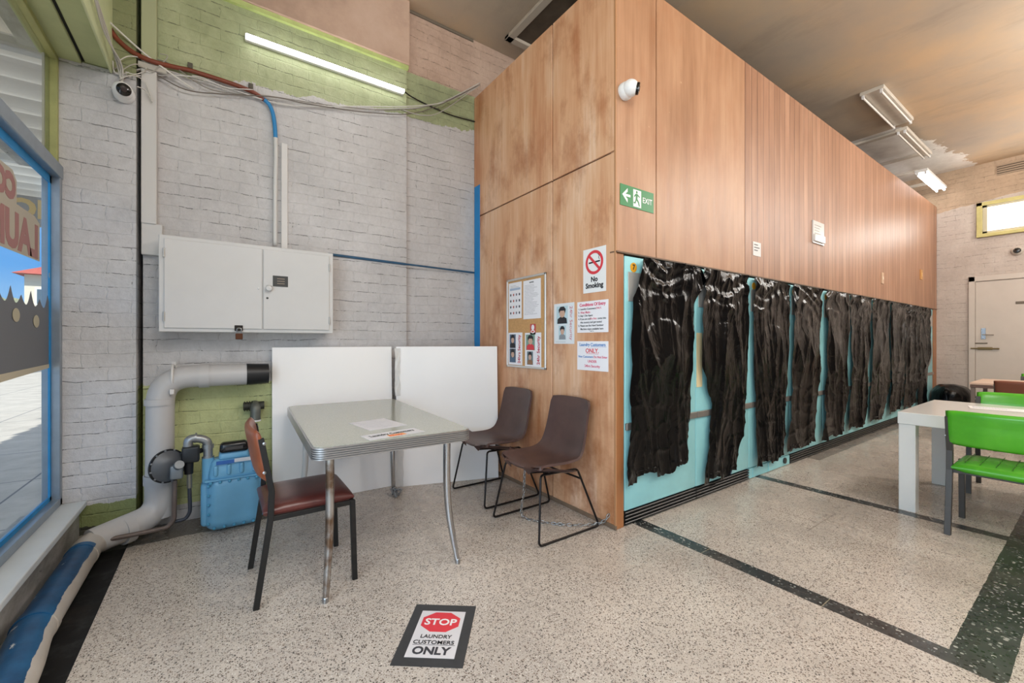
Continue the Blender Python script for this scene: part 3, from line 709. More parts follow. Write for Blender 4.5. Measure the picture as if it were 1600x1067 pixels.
s = longsheet('wall_switch', (7.85, 2.12), .085, .16, flat('C9A98C', .4), 'small tan switch plate on the boards above the seventh machine', 'switch', .012)
s.rect(.03, .06, .025, .04, flat('E5D9C8', .4), 'rocker', .006)
s = longsheet('wall_switch', (9.98, 2.36), .13, .17, flat('C08A4A', .4), 'small orange-brown wall plate on the boards near the rear wall', 'switch', .012)
s.rect(.04, .05, .05, .07, flat('D8B070', .4), 'rocker', .006)

def dome_camera(name, base, n, look, label, r=.055):
    base, n, look = Vector(base), Vector(n).normalized(), Vector(look).normalized()
    root = empty(name, base, 0, label, 'security camera')
    MB().lathe([(r * .95, 0), (r * 1.0, .008), (r * 1.0, .03), (r * .9, .045), (r * .6, .05), (.001, .05)], (0, 0, 0), n, 32).build('mount', M['white'], root, True)
    c = n * .06
    bm_ = MB(); bmesh.ops.create_uvsphere(bm_.bm, u_segments=28, v_segments=18, radius=r * .95)
    bmesh.ops.translate(bm_.bm, vec=c, verts=bm_.bm.verts); bm_.build('housing', M['white'], root, True, 180)
    MB().lathe([(r * .66, r * .6), (r * .66, r * .95), (r * .6, r * 1.0), (.001, r * 1.02)], c, look, 28).build('lens_window', flat('0A0A0B', .12), root, True)
    MB().lathe([(r * .28, r * 1.0), (r * .28, r * 1.06), (.001, r * 1.08)], c, look, 20).build('lens', flat('3A3232', .1), root, True)
    return root
dome_camera('security_camera', (2.275, YC - .005, 2.99), (0, -1, 0), (.75, -.9, -.25), 'white dome camera on the plywood corner panel above the exit sign', .058)
dome_camera('security_camera', (-.515, YP, 2.90), (0, -1, 0), (.25, -1, -.25), 'white dome camera on the brick pier beside the window', .056)
fs = empty('wall_sensor', (XF, .94, 2.83), 0, 'small dark round camera on the rear wall below the high window', 'security camera')
MB().lathe([(.07, 0), (.07, .03), (.05, .05), (.001, .05)], (0, 0, 0), (-1, 0, 0), 24).build('mount', flat('BDB2A6', .5), fs, True)
MB().lathe([(.045, .03), (.045, .06), (.03, .08), (.001, .085)], (0, 0, 0), (-1, 0, 0), 24).build('lens', flat('1A1918', .2), fs, True)

# ------------------------------------------------------------------ meter cupboard
mc = empty('meter_cupboard', (-.33, YB, 1.345), 0, 'grey-white double door meter cupboard mounted on the brick wall', 'cupboard')
mb = MB(); mb.box(0, 1.075, -.22, 0, 0, .64, .003, 1); cp = flat('CFCECC', .45, var=.04, scale=3); mb.build('body', cp, mc)
for (x0, x1, hx) in ((.028, .585, .028), (.592, 1.045, 1.045)):
    d = MB().box(x0, x1, -.232, -.22, .025, .615, .003, 1).build('door', cp, mc)
    for hz in (.10, .52):
        MB().cyl((hx, -.234, hz - .03), (hx, -.234, hz + .03), .006, seg=10).build('hinge', flat('B9B8B4', .4, .4), d, True)
    if x0 < .1:
        MB().lathe([(.004, 0), (.006, .003), (.001, .004)], (.56, -.232, .32), (0, -1, 0), 12).build('screw', M['steel'], d)
    else:
        MB().lathe([(.010, 0), (.010, .01), (.022, .02), (.024, .03), (.018, .042), (.001, .046)], (.625, -.232, .325), (0, -1, 0), 24).build('knob', cp, d, True)
        MB().lathe([(.007, 0), (.008, .003), (.001, .004)], (.617, -.232, .255), (0, -1, 0), 14).build('lock', flat('4A4A48', .4, .6), d)
        lp = MB().box(.652, .752, -.236, -.232, .345, .425, .001, 1).build('label_plate', flat('3A3A38', .4), d)
        mb = MB()
        for k in range(3): mb.box(.68, .73, -.2372, -.236, .365 + k * .018, .370 + k * .018)
        mb.build('small_print', flat('9A8A7A', .5), lp)
MB().box(.415, .465, -.24, -.232, .01, .05, .002, 1).build('hasp', flat('2C2620', .4, .6), mc)
pl = empty('padlock', (.112, YB - .246, 1.345), 0, 'small brass padlock hanging from the bottom of the meter cupboard', 'padlock')
MB().tube(fillet([(-.013, 0, -.01), (-.013, 0, .03), (.013, 0, .03), (.013, 0, -.01)], .012, 5), .0035, 8).build('shackle', M['steel'], pl, True)
MB().box(-.022, .022, -.009, .009, -.05, -.008, .004, 2).build('body', flat('5E3A26', .35, .7), pl)

# ducts and cables on the brick wall
mb = MB(); mb.box(-.436, -.355, YB - .06, YB - .002, 2.08, CEIL, .004, 1); mb.box(-.436, -.325, YB - .05, YB - .002, 1.87, 2.085, .004, 1)
dg = G('duct_paint'); _, _, dz = dg.xyz(); dg.set(col=dg.mix(dg.math('GREATER_THAN', dz, 3.2), 'CBC9C6', 'A9AE8A'), rough=.5); tag(mb.build('cable_duct', dg.m), 'square white cable duct running up the brick wall beside the pier', 'duct')
mb = MB(); mb.box(.40, .445, YB - .022, YB - .001, 1.99, 2.86, .003, 1); tag(mb.build('timber_batten', M['offwhite']), 'thin white batten standing on the brick wall above the meter cupboard', 'batten')
yp = YB - .035
bp = [onY(*p, YB - .085) for p in [(150, -28), (158, 5), (172, 45), (190, 68), (215, 86), (245, 98)]] + [onY(*p, yp) for p in [(278, 106), (300, 111), (360, 130), (395, 144), (413, 156)]]
tp = tag(MB().tube(bp, .0155, 12, smooth_path=6).build('conduit_pipe', flat('7A3A24', .5, var=.2), None, True, 180), 'curving brown red conduit pipe along the top of the brick wall', 'pipe')
bp = [onY(*p, yp) for p in [(411, 154), (421, 164), (427, 180), (430, 205), (431, 240), (430, 300), (430, 383)]]
cg = G('blue_then_white'); _, _, cz = cg.xyz(); cg.set(col=cg.mix(cg.math('GREATER_THAN', cz, 2.88), 'D2D1CE', '2C86C2'), rough=.5)
tag(MB().tube(bp, .015, 12, smooth_path=6).build('conduit_pipe', cg.m, None, True, 180), 'white conduit pipe, painted blue at its top, dropping into the meter cupboard', 'pipe')
for k, (px, py) in enumerate(((297, 104), (392, 136))):
    p = onY(px, py, YB - .02); tag(MB().box(p.x - .015, p.x + .015, YB - .02, YB - .001, p.z - .01, p.z + .03, .002, 1).build('pipe_clip', flat('5A564C', .5, .5)), 'grey metal clip holding the brown conduit pipe, %s' % ('nearer the pier' if k == 0 else 'nearer the blue bend'), 'clip')
mb = MB(); p0, p1 = onY(513, 397, YB - .012), onY(633, 412.5, YB - .012); mb.tube([p0, p1], .011, 8); p2 = onY(741, 426, YR - .012); mb.tube([p1, p2], .009, 8)
tag(mb.build('blue_cable', flat('2D5878', .5, var=.2, scale=20), None, True), 'thin dark blue cable running level from the cupboard to the plywood', 'cable')
rnd = random.Random(5)
cb = [[(176, 95), (185, 116), (240, 106), (320, 128), (420, 158), (500, 168), (600, 170), (680, 163), (755, 137)],
      [(178, 108), (215, 92), (262, 98), (330, 140), (420, 150), (520, 165), (620, 172), (690, 160), (754, 139)],
      [(190, 120), (232, 118), (300, 120), (370, 142), (450, 164), (560, 166), (640, 166), (700, 158), (753, 138)],
      [(183, 130), (225, 110), (290, 140), (350, 147), (430, 152), (480, 162), (580, 176), (660, 174), (755, 138)],
      [(630, 172), (660, 180), (690, 174), (756, 138)]]
clook = ['topmost', 'looping', 'middle', 'lowest', 'short slack']
for k, pts in enumerate(cb):
    P = [onY(px, py, YP - .02 - .004 * k if px < 215 else YB - .03 - .006 * k) for px, py in pts]
    P[-1] = Vector((2.19, 3.72, P[-1].z + .0))
    o = MB().tube(P, .0042, 6, smooth_path=7).build('cable', flat(['C9C6C2', '8E8880', 'D8D6D2', '6E665E', 'B0ABA4'][k], .5), None, True, 180)
    tag(o, '%s thin cable of the bundle sagging across the brick wall to the plywood' % clook[k], 'cable', 'cables sagging across the brick wall')
P = [onY(140, -30, 3.5), onY(158, 18, 3.6), onY(190, 52, YB - .11), onY(240, 95, YB - .09), onY(303, 140, YB - .02)]
tag(MB().tube(P, .006, 8, smooth_path=6).build('cable', flat('D9D7D2', .5), None, True, 180), 'straight white cable crossing in front of the brown conduit pipe', 'cable')
for k in range(3):
    P = [Vector((-.56 + .008 * k, 2.2, 3.32 - .02 * k)), Vector((-.555 + .008 * k, 2.8, 3.18)), Vector((-.552, 3.3, 3.14 - .03 * k)), Vector((-.54 + .01 * k, 3.62, 3.06)), onY(186 + 3 * k, 112 + 5 * k, YP - .03), onY(190, 128, YP - .03)]
    tag(MB().tube(P, .005, 6, smooth_path=6).build('cable', flat('C4C0BA', .5), None, True, 180), 'grey-white cable hanging along the green beam towards the window-side camera, %s of three' % ['outermost', 'middle', 'innermost'][k], 'cable', 'cables along the green beam')
for k, (pts, h_, nm) in enumerate(((((182, 98), (200, 88), (222, 92), (228, 108), (212, 116), (196, 112)), 'D5D2CC', 'upper'), (((205, 122), (190, 112), (212, 100), (236, 112), (250, 102), (262, 88), (250, 84)), 'A8A39A', 'tangled'), (((214, 135), (228, 142), (238, 160), (226, 128), (206, 118), (186, 124)), 'C9C5BF', 'lower'), (((300, 118), (318, 122), (345, 134), (362, 138), (395, 140)), 'DAD7D2', 'flat'))):
    P = [onY(px, py, (YP - .035 if px < 215 else YB - .075 if px < 265 else YB - .05) - .006 * k) for px, py in pts]
    tag(MB().tube(P, .0032, 6, smooth_path=7).build('cable', flat(h_, .5), None, True, 180), '%s short curly wire around the joint box by the pier camera' % nm if k < 3 else 'short pale wire lying beside the brown conduit pipe', 'cable')
MB_ = MB().box(-.45, -.30, YB - .075, YB - .06, 3.12, 3.16, .003, 1)
tag(MB_.build('cable_joint_box', flat('B4B0A8', .5)), 'small white cable joint box at the top of the square duct', 'joint box')

# bare tube light on the green bricks
def batten_light(name, length, lit, label, ntubes=1, width=.07, strength=14):
    r = empty(name, (0, 0, 0), 0, label, 'ceiling light' if ntubes > 1 else 'tube light')
    MB().box(0, length, -width / 2, width / 2, -.045, 0, .004, 1).build('housing', flat('C9C0B2' if not lit else 'E2E0DC', .45, var=.1), r)
    for k in range(ntubes):
        yy = 0 if ntubes == 1 else (-width / 2 + .03 + k * (width - .06) / (ntubes - 1))
        for e in (0.008, length - .03): MB().box(e, e + .022, yy - .014, yy + .014, -.09, -.04, .003, 1).build('tube_holder', M['offwhite'], r)
        MB().cyl((.03, yy, -.072), (length - .03, yy, -.072), .013, seg=14).build('tube', emit('FFFFFF', strength) if lit else flat('E4DCD2', .25), r, True)
    return r
tl = empty('tube_light', (0, 0, 0), 0, 'glowing white tube light fixed to the green bricks', 'tube light')
p0, p1 = onY(383, 55, YB - .05), onY(632, 144, YB - .05)
MB().box(p0.x, p1.x, YB - .035, YB - .001, p0.z - .02, p0.z + .03, .004, 1).build('housing', M['white'], tl)
MB().cyl((p0.x + .005, YB - .052, p0.z), (p1.x - .005, YB - .052, p0.z), .016, seg=16).build('tube', emit('FFFFFF', 9), tl, True)
tag(MB().tube([onY(632, 143, YB - .02), onY(650, 155, YR - .02), onY(700, 178, YR - .02), onY(742, 190, YR - .02)], .006, 6, smooth_path=5).build('cable', M['black'], None, True), 'black cable leading from the tube light to the plywood', 'cable')
f1 = batten_light('ceiling_light', 1.35, False, 'unlit rusty twin tube ceiling light, nearest of three above the boards', 2, .24); f1.location = (6.72, 1.74, CEIL)
f2 = batten_light('ceiling_light', 1.45, False, 'unlit twin tube ceiling light at the edge of the bare white ceiling sheet', 2, .13); f2.location = (8.1, 1.76, CEIL - .08)
f3 = batten_light('ceiling_light', 1.4, True, 'glowing ceiling light farthest back, hung from battens near the rear wall', 2, .16, 16); f3.location = (9.62, 1.84, 4.16)
for k, (px0, py0, px1, py1, z, lab) in enumerate(((1338, 226, 1408, 206, CEIL - .02, 'nearest, ending at the middle light'), (1376, 257, 1441, 240, CEIL - .015, 'second, across the bare white sheet'), (1400, 275, 1436, 267, 4.2, 'third, ending at the glowing light'), (1427, 291, 1450, 286, 4.2, 'farthest, beneath the glowing light'))):
    a_, b_ = onZ(px0, py0, z), onZ(px1, py1, z)
    tag(MB().box(a_.x - .04, a_.x + .05, min(b_.y, a_.y), max(a_.y, b_.y) + .3, z - .02, z + .015, .003, 1).build('ceiling_batten', flat('CFC4B6', .6, var=.1)), 'pale timber ceiling batten, ' + lab, 'batten', 'ceiling battens above the boards')
# access hatch in the ceiling
h0 = empty('ceiling_hatch', (2.44, 3.02, CEIL), 0, 'white framed ceiling hatch with dark opening above the plywood end face', 'hatch')
mb = MB()
for (x0, x1, y0, y1) in ((0, .08, -.3, .62), (.52, .6, -.3, .62), (0, .6, .54, .62), (0, .6, -.3, -.22)): mb.box(x0, x1, y0, y1, -.035, 0, .006, 1)
mb.build('hatch_frame', flat('B9AC9C', .5), h0); MB().box(.08, .52, -.22, .54, -.006, 0).build('hatch_opening', flat('5A4C3E', .7, var=.3, scale=6), h0)
mb = MB(); mb.box(1.44, 2.19, YR - .012, YR, CEIL - .03, CEIL, .003, 1); struct(mb.build('trim_3', flat('6A5F52', .7)))
# slotted vent high on the rear wall
vt = empty('wall_vent', (XF, .75, 4.28), 0, 'slotted brown vent high on the rear wall near the ceiling', 'vent')
MB().box(-.006, 0, 0, .42, -.09, .09).build('backing', flat('54483C', .7), vt)
for k in range(5): MB().box(-.02, -.004, -.005, .425, -.088 + k * .038, -.066 + k * .038, .003, 1).build('slat', flat('A08B74', .6), vt)

# ------------------------------------------------------------------ big grey drain pipe
dp = empty('drain_pipe', (-.33, 3.62, 0), 0, 'fat grey plastic drain pipe bending along the wall and under the window, half painted blue', 'pipe')
def rel(pts): return [Vector(p) - Vector((-.33, 3.62, 0)) for p in pts]
pvc = flat('BDBCBC', .4, var=.05, scale=4)
pg = G('pipe_half_blue'); X_, Y_, Z_ = pg.xyz()
mm = pg.math('GREATER_THAN', pg.math('ADD', pg.math('MULTIPLY', X_, -1.0), pg.math('ADD', pg.math('MULTIPLY', Z_, .9), pg.math('MULTIPLY', pg.math('SUBTRACT', pg.noise(9, 4, .6, None, (1, .5, 1)), .5), .05))), pg.math('ADD', .368, pg.math('MULTIPLY', pg.math('MINIMUM', pg.math('ADD', Y_, 1.1), 0.0), .09)))
mm = pg.math('MULTIPLY', mm, pg.math('LESS_THAN', Y_, -.33))
bl = pg.ramp(pg.noise(5, 6, .6), [(.35, '123A60'), (.65, '1F5C8A')])
bl = pg.mix(pg.math('GREATER_THAN', pg.noise(16, 5, .6), .69), bl, 'C9CDCE')
pg.set(col=pg.mix(mm, pg.ramp(pg.noise(6, 5), [(.3, 'AFA9A0'), (.7, 'C2BEB8')]), bl), rough=.42)
R_ = .076
MB().tube(fillet(rel([(.20, 3.64, 1.04), (-.325, 3.64, 1.04), (-.33, 3.63, .12), ]), .17, 10), R_, 28).build('pipe_run', pvc, dp, True, 60)
MB().tube(fillet(rel([(-.33, 3.63, .40), (-.33, 3.63, .14), (-.62, 3.43, .10)]), .16, 10), R_ * 1.02, 28).build('pipe_bend', pvc, dp, True, 60)
MB().tube(fillet(rel([(-.47, 3.525, .105), (-.625, 3.43, .095), (-.632, 2.5, .085), (-.60, 2.25, .08), (-.59, 1.9, .075)]), .09, 8), R_ * .9, 28).build('pipe_run', pg.m, dp, True, 60)
def sock(a, b, r=R_ * 1.1, m=pvc): MB().cyl(*rel([a, b]), r, seg=28).build('pipe_socket', m, dp, True)
sock((-.12, 3.64, 1.04), (-.06, 3.64, 1.04)); sock((-.33, 3.63, .90), (-.33, 3.63, .86), R_ * 1.05); sock((-.33, 3.63, .40), (-.33, 3.63, .34)); sock((-.46, 3.533, .108), (-.50, 3.503, .106)); sock((-.626, 3.28, .093), (-.627, 3.24, .093), R_ * .95, pg.m)
sock((-.632, 2.60, .086), (-.632, 2.55, .086), R_ * .96, pg.m); sock((-.596, 2.12, .078), (-.59, 1.92, .075), R_ * 1.0, pg.m)
MB().cyl(*rel([(.16, 3.64, 1.04), (.30, 3.64, 1.04)]), R_ * 1.03, R_ * .95, seg=28).build('black_tape_wrap', flat('1B1C1E', .4, bump=.3, scale=10), dp, True)
mb = MB(); mb.tube([Vector((.07, .02 + math.sin(t) * (R_ * 1.06), 1.04 + math.cos(t) * (R_ * 1.06))) + Vector((0, 0, 0)) for t in [k * math.pi / 10 for k in range(-11, 12)]], .008, 6)
mb.box(.058, .082, -.07, -.05, .93, .965, .003, 1); mb.box(.058, .082, .08, .1, 1.10, 1.14); mb.build('pipe_bracket', M['offwhite'], dp, True)

# ------------------------------------------------------------------ gas meter and regulator
gmr = empty('gas_meter', (.08, 3.49, 0), 0, 'sky blue painted cast gas meter with black index box standing by the brick wall', 'gas meter')
blu = flat('6CA9CC', .38, var=.12, scale=5)
def rbox(m_, x0, x1, y0, y1, z0, z1, r, taper=1.0, seg=4):
    b = bmesh.new(); bmesh.ops.create_cube(b, size=1)
    bmesh.ops.scale(b, vec=(x1 - x0, y1 - y0, z1 - z0), verts=b.verts)
    for v in b.verts:
        if v.co.z > 0: v.co.x *= taper; v.co.y *= taper
    bmesh.ops.bevel(b, geom=list(b.edges), offset=r, segments=seg, affect='EDGES', profile=.5)
    bmesh.ops.translate(b, vec=((x0 + x1) / 2, (y0 + y1) / 2, (z0 + z1) / 2), verts=b.verts); m_.add(b)
mb = MB(); rbox(mb, -.168, .168, -.1, .09, .012, .39, .075, .95, 6); mb.build('body', blu, gmr, True, 50)
mb = MB(); rbox(mb, -.185, -.13, -.06, .07, .05, .34, .025); rbox(mb, .13, .185, -.06, .07, .05, .34, .025); mb.build('side_cover', blu, gmr, True, 50)
mb = MB(); rbox(mb, -.15, .15, -.088, .085, .345, .49, .04, .86); rbox(mb, -.09, .09, -.07, .07, .48, .535, .02, .9); mb.build('top_cover', blu, gmr, True, 50)
mb = MB(); mb.box(-.163, .163, -.1, .092, .352, .364, .004, 1); mb.build('flange', blu, gmr)
mb = MB()
for k in range(4): rbox(mb, -.115 + k * .072, -.09 + k * .072, -.099, -.07, .385, .455, .01, 1, 3)
mb.build('rib', blu, gmr, True, 50)
bolts = [(-.13 + k * .052, -.097, .345) for k in range(6)] + [(-.142, -.093, .08 + k * .062) for k in range(5)] + [(-.11 + k * .055, -.093, .045) for k in range(5)]
for p in bolts: MB().lathe([(.010, 0), (.010, .005), (.006, .009), (.001, .01)], p, (0, -1, 0), 8).build('bolt', flat('4A94B8', .4), gmr)
ib = MB(); rbox(ib, -.085, .085, -.09, -.01, .53, .60, .022, .92); ix = ib.build('index_box', flat('0E0F12', .25), gmr, True, 50)
MB().box(-.05, .05, -.0925, -.088, .55, .572, .002, 1).build('index_window', flat('3A3A3C', .1), ix)
MB().box(-.10, .0, -.102, -.096, .462, .486, .001, 1).build('data_plate', flat('2A5FA8', .4), gmr); MB().box(.0, .10, -.102, -.096, .466, .490, .001, 1).build('data_plate', flat('C9CCD2', .4), gmr)
MB().cyl((-.145, -.01, .34), (-.145, -.01, .50), .034, seg=24).build('inlet_neck', blu, gmr, True)
MB().cyl((.10, 0, .50), (.10, 0, .555), .022, seg=20).build('outlet_neck', blu, gmr, True)

rg = empty('gas_regulator', (-.2, 3.5, 0), 0, 'dark round gas regulator with galvanised elbow pipes beside the blue meter', 'gas regulator')
gal = flat('9FA3A6', .35, .7, var=.15); dkm = flat('3A3F44', .45, .3, var=.15); brn = flat('6E625C', .5, .3, var=.2)
Q = lambda px, py, y=3.48: onY(px, py, y) - Vector((-.2, 3.5, 0))
c = Q(262, 728, 3.44)
AX = Vector((.55, -.82, .05)).normalized()
MB().lathe([(.001, -.03), (.06, -.03), (.094, -.010), (.098, .006), (.085, .012), (.06, .03), (.03, .038), (.001, .038)], c, AX, 36).build('diaphragm_case', flat('5A6067', .4, .3, var=.12), rg, True)
MB().lathe([(.094, -.007), (.105, -.007), (.105, .007), (.094, .007), (.094, -.007)], c, AX, 36).build('case_rim', flat('1E2124', .4, .3), rg, True)
ru = AX.orthogonal().normalized(); rv = AX.cross(ru)
for k in range(12):
    t = 2 * math.pi * k / 12; MB().lathe([(.006, 0), (.006, .008), (.001, .009)], c + (ru * math.cos(t) + rv * math.sin(t)) * .1 + AX * .005, AX, 6).build('case_bolt', flat('8A9096', .4, .6), rg)
mb = MB(); c2 = Q(275, 735, 3.40); rbox(mb, c2.x - .03, c2.x + .035, c2.y - .02, c2.y + .06, c2.z - .055, c2.z + .035, .012); mb.lathe([(.026, 0), (.026, .03), (.001, .032)], c2 + Vector((.01, -.01, .03)), (.3, -.8, .4), 20); mb.build('regulator_body', flat('7F868B', .4, .4), rg, True, 50)
MB().tube(fillet([Q(273, 750, 3.45), Q(272, 812, 3.45), Q(262, 824, 3.45), Q(205, 836, 3.42), Q(140, 848, 3.4)], .03, 5), .0135, 14).build('riser_pipe', brn, rg, True, 60)
MB().tube(fillet([Q(296, 760), Q(297, 800), Q(290, 811), Q(272, 815)], .03, 5), .011, 12).build('thin_pipe', flat('3F434C', .45, .4), rg, True, 60)
MB().cyl(Q(296, 732), Q(296, 762), .015, seg=14).build('brass_fitting', flat('8E8B80', .35, .7), rg, True)
MB().cyl(Q(295, 712), Q(295, 740), .028, .024, seg=18).build('union_nut', flat('24262A', .4, .4), rg, True)
mb = MB(); rbox(mb, Q(284, 700).x, Q(312, 700).x, -.06, .03, Q(295, 722).z, Q(295, 697).z, .014); mb.tube([Q(305, 708), Q(322, 700, 3.52)], .016, 10); mb.build('valve', flat('2E3236', .45, .4), rg, True, 50)
MB().tube(fillet([Q(294, 705), Q(294, 684), Q(325, 686), Q(325, 718)], .05, 8), .0265, 20).build('elbow_pipe', gal, rg, True, 60)
mb = MB()
for a_, b_ in ((Q(294, 705), Q(294, 699)), (Q(325, 700), Q(325, 694)), (Q(325, 722), Q(325, 712)), (Q(304, 684), Q(307, 684))): mb.cyl(a_, b_, .033, seg=20)
mb.build('pipe_collar', gal, rg, True)
# stub fitting on the bricks above the brown chair
sf = empty('wall_fitting', (.22, YB, .76), 0, 'corroded grey pipe stub fixed to the green bricks behind the brown chair', 'pipe fitting')
MB().tube(fillet([(0, 0, .03), (0, -.09, .03), (0, -.09, -.07)], .04, 6), .035, 18).build('elbow', flat('6F726C', .5, .5, var=.2), sf, True, 60)
mb = MB(); mb.cyl((-.075, -.05, .03), (.06, -.05, .03), .03, seg=12)
for k in range(4): mb.cyl((-.07 + k * .016, -.05, .03), (-.064 + k * .016, -.05, .03), .038, seg=12)
mb.build('coupling', flat('3C3D34', .6, .3, var=.3), sf, True)
MB().cyl((0, -.09, -.072), (0, -.09, -.082), .037, seg=18).build('thread_tape', M['white'], sf, True)

# ------------------------------------------------------------------ two white boards leaning at the wall
brd = flat('FAF9F8', .35, var=.02, scale=2)
def board(a, b, top, lean, label):
    a, b = Vector((*a, 0)), Vector((*b, 0)); d = (b - a); L = d.length; u = d.normalized(); n = None
    r = empty('white_board', a, math.atan2(u.y, u.x), label, 'board', 'white boards against the wall')
    T = Matrix.Rotation(-math.atan2(lean, top), 4, 'X')
    o = MB().box(0, L, 0, .02, 0, top, .002, 1, mat=T).build('panel', brd, r)
    return r, L, T
bl_, L1, T1 = board((.33, 3.69), (1.262, 3.655), 1.235, .05, 'large white board leaning on the brick wall, left one behind the formica table')
br_, L2, T2 = board((1.27, 3.60), (2.155, 3.315), 1.235, .05, 'large white board leaning at the corner, right one behind the brown chairs')
br_.location = (1.27, 3.60, 0)
def crumple(x0, x1, z0, z1, parent, T, name, seed, yo=-.006):
    def f(u, v):
        z = z0 + (z1 - z0) * v; x = x0 + (x1 - x0) * u + .008 * noise.noise(Vector((seed, z * 12, u)))
        return T @ Vector((x, yo - .008 * abs(noise.noise(Vector((x * 60, z * 26, seed)))) - .010 * abs(noise.noise(Vector((x * 30, z * 9, seed)))), z))
    return MB().grid(10, 50, f).build(name, flat('D9D7D3', .4), parent, True, 180)
crumple(-.01, .06, .01, .62, br_, T2, 'crumpled_strip', 5); crumple(-.01, .035, .80, 1.22, br_, T2, 'crumpled_strip', 8)

# ------------------------------------------------------------------ formica table
tb = empty('formica_table', (.80, 2.86, 0), math.radians(-2.6), 'grey-green formica table with ribbed chrome edge, before the white boards', 'table')
TW, TL, TH = .815, 1.5, .782
def rrect(w, l, r, n=6):
    pts = []
    for cx_, cy_, a0 in ((w / 2 - r, l / 2 - r, 0), (-w / 2 + r, l / 2 - r, 90), (-w / 2 + r, -l / 2 + r, 180), (w / 2 - r, -l / 2 + r, 270)):
        for k in range(n + 1):
            t = math.radians(a0 + 90 * k / n); pts.append((cx_ + r * math.cos(t), cy_ + r * math.sin(t)))
    return pts
fg = G('speckled_formica'); fg.set(col=fg.mix(fg.ramp(fg.noise(160, 3, .6), [(.35, 0.0), (.65, 1.0)]), '999C90', 'ADB0A4'), rough=.16, spec=.6)
mb = MB(); mb.prism([(x, y, TH - .012) for x, y in rrect(TW - .004, TL - .004, .05)], (0, 0, .0125)); mb.build('tabletop', fg.m, tb)
mb = MB(); prof = []
for k in range(6): prof += [(0.0, .002 + k * .0105), (.007, .0045 + k * .0105), (.007, .009 + k * .0105), (0.0, .0115 + k * .0105)]
base = rrect(TW, TL, .052, 8); rings = []
for (o_, h_) in prof:
    ring = []
    for (x, y) in base:
        v = Vector((x, y)); vv = Vector((x / (TW / 2), y / (TL / 2)))
        nx = max(-1, min(1, (abs(x) - (TW / 2 - .052)) / .052)) * (1 if x > 0 else -1) if abs(x) > TW / 2 - .052 else 0
        ny = max(-1, min(1, (abs(y) - (TL / 2 - .052)) / .052)) * (1 if y > 0 else -1) if abs(y) > TL / 2 - .052 else 0
        ring.append(mb.bm.verts.new((x + nx * o_, y + ny * o_, TH - .066 + h_)))
    rings.append(ring)
for A, B in zip(rings, rings[1:]):
    for k in range(len(A)): mb.bm.faces.new((A[k], A[(k + 1) % len(A)], B[(k + 1) % len(A)], B[k]))
mb.bm.faces.new(rings[0][::-1]); mb.bm.faces.new(rings[-1])
mb.build('ribbed_edge', flat('B9BABC', .3, .9), tb)
lg = G('worn_chrome_leg'); _, _, lz = lg.xyz(); rust = lg.ramp(lg.noise(7, 7, .65), [(.42, 0.0), (.6, 1.0)])
lg.set(col=lg.mix(rust, 'B9B7B4', '7A6452'), metal=.85, rough=.3)
lg2 = flat('BFC1C4', .2, 1.0)
wrapm = flat('D9D7D3', .45, bump=1.0, scale=9)
for (lx, ly, fx, fy, mt) in ((-.315, -.60, -.345, -.665, lg.m), (.325, -.60, .36, -.675, lg2), (-.30, .58, -.35, .62, wrapm), (.345, .56, .37, .62, lg2)):
    MB().tube([(lx, ly, TH - .066), (lx, ly, .45), (lx + (fx - lx) * .25, ly + (fy - ly) * .25, .25), (fx, fy, .0)], [.021, .021, .020, .014], 16, smooth_path=8).build('leg', mt, tb, True, 60)
    MB().lathe([(.015, 0), (.015, .022), (.012, .026), (.001, .026)], (fx, fy, 0), (0, 0, 1), 16).build('leg_foot', M['steel'], tb, True)
TR = Matrix.Translation((.80, 2.86, 0)) @ Matrix.Rotation(math.radians(-2.6), 4, 'Z')
def onTable(px, py): return onZ(px, py, TH + .001)
def tpaper(corn, name, label, h_, mat=M['paper']):
    a_, b_, c_ = [onTable(*p) for p in corn]   # lower-left, lower-right, upper-left
    u = (b_ - a_); v = (c_ - a_); v = v - u.normalized() * v.dot(u.normalized())
    return Sheet(name, a_, u, v, u.length, v.length, mat, label, 'paper', None, .0006)
s = tpaper([(578, 673), (637, 664), (559, 659)], 'paper_sheet', 'plain white sheet with faint print lying on the formica table', .1, flat('D9DAE0', .5))
s.lines(s.w * .1, s.h * .8, s.w * .75, 7, s.h * .1, flat('B3B4BC', .6), .002, seed=9)
s = tpaper([(578, 688), (664, 674), (571, 680)], 'paper_strip', 'white paper strip lettered Laundry Customers Only lying on the formica table', .1, flat('D9DAE0', .5))
s.text('Laundry Customers', s.w * .5, s.h * .45, s.h * .42, M['ink'], .0004, 'CENTER', width=s.w * .8); s.rect(s.w * .36, s.h * .05, s.w * .3, s.h * .34, flat('F0A860', .5), 'orange_patch'); s.text('Only.', s.w * .5, s.h * .1, s.h * .3, M['red'], .0004, 'CENTER')

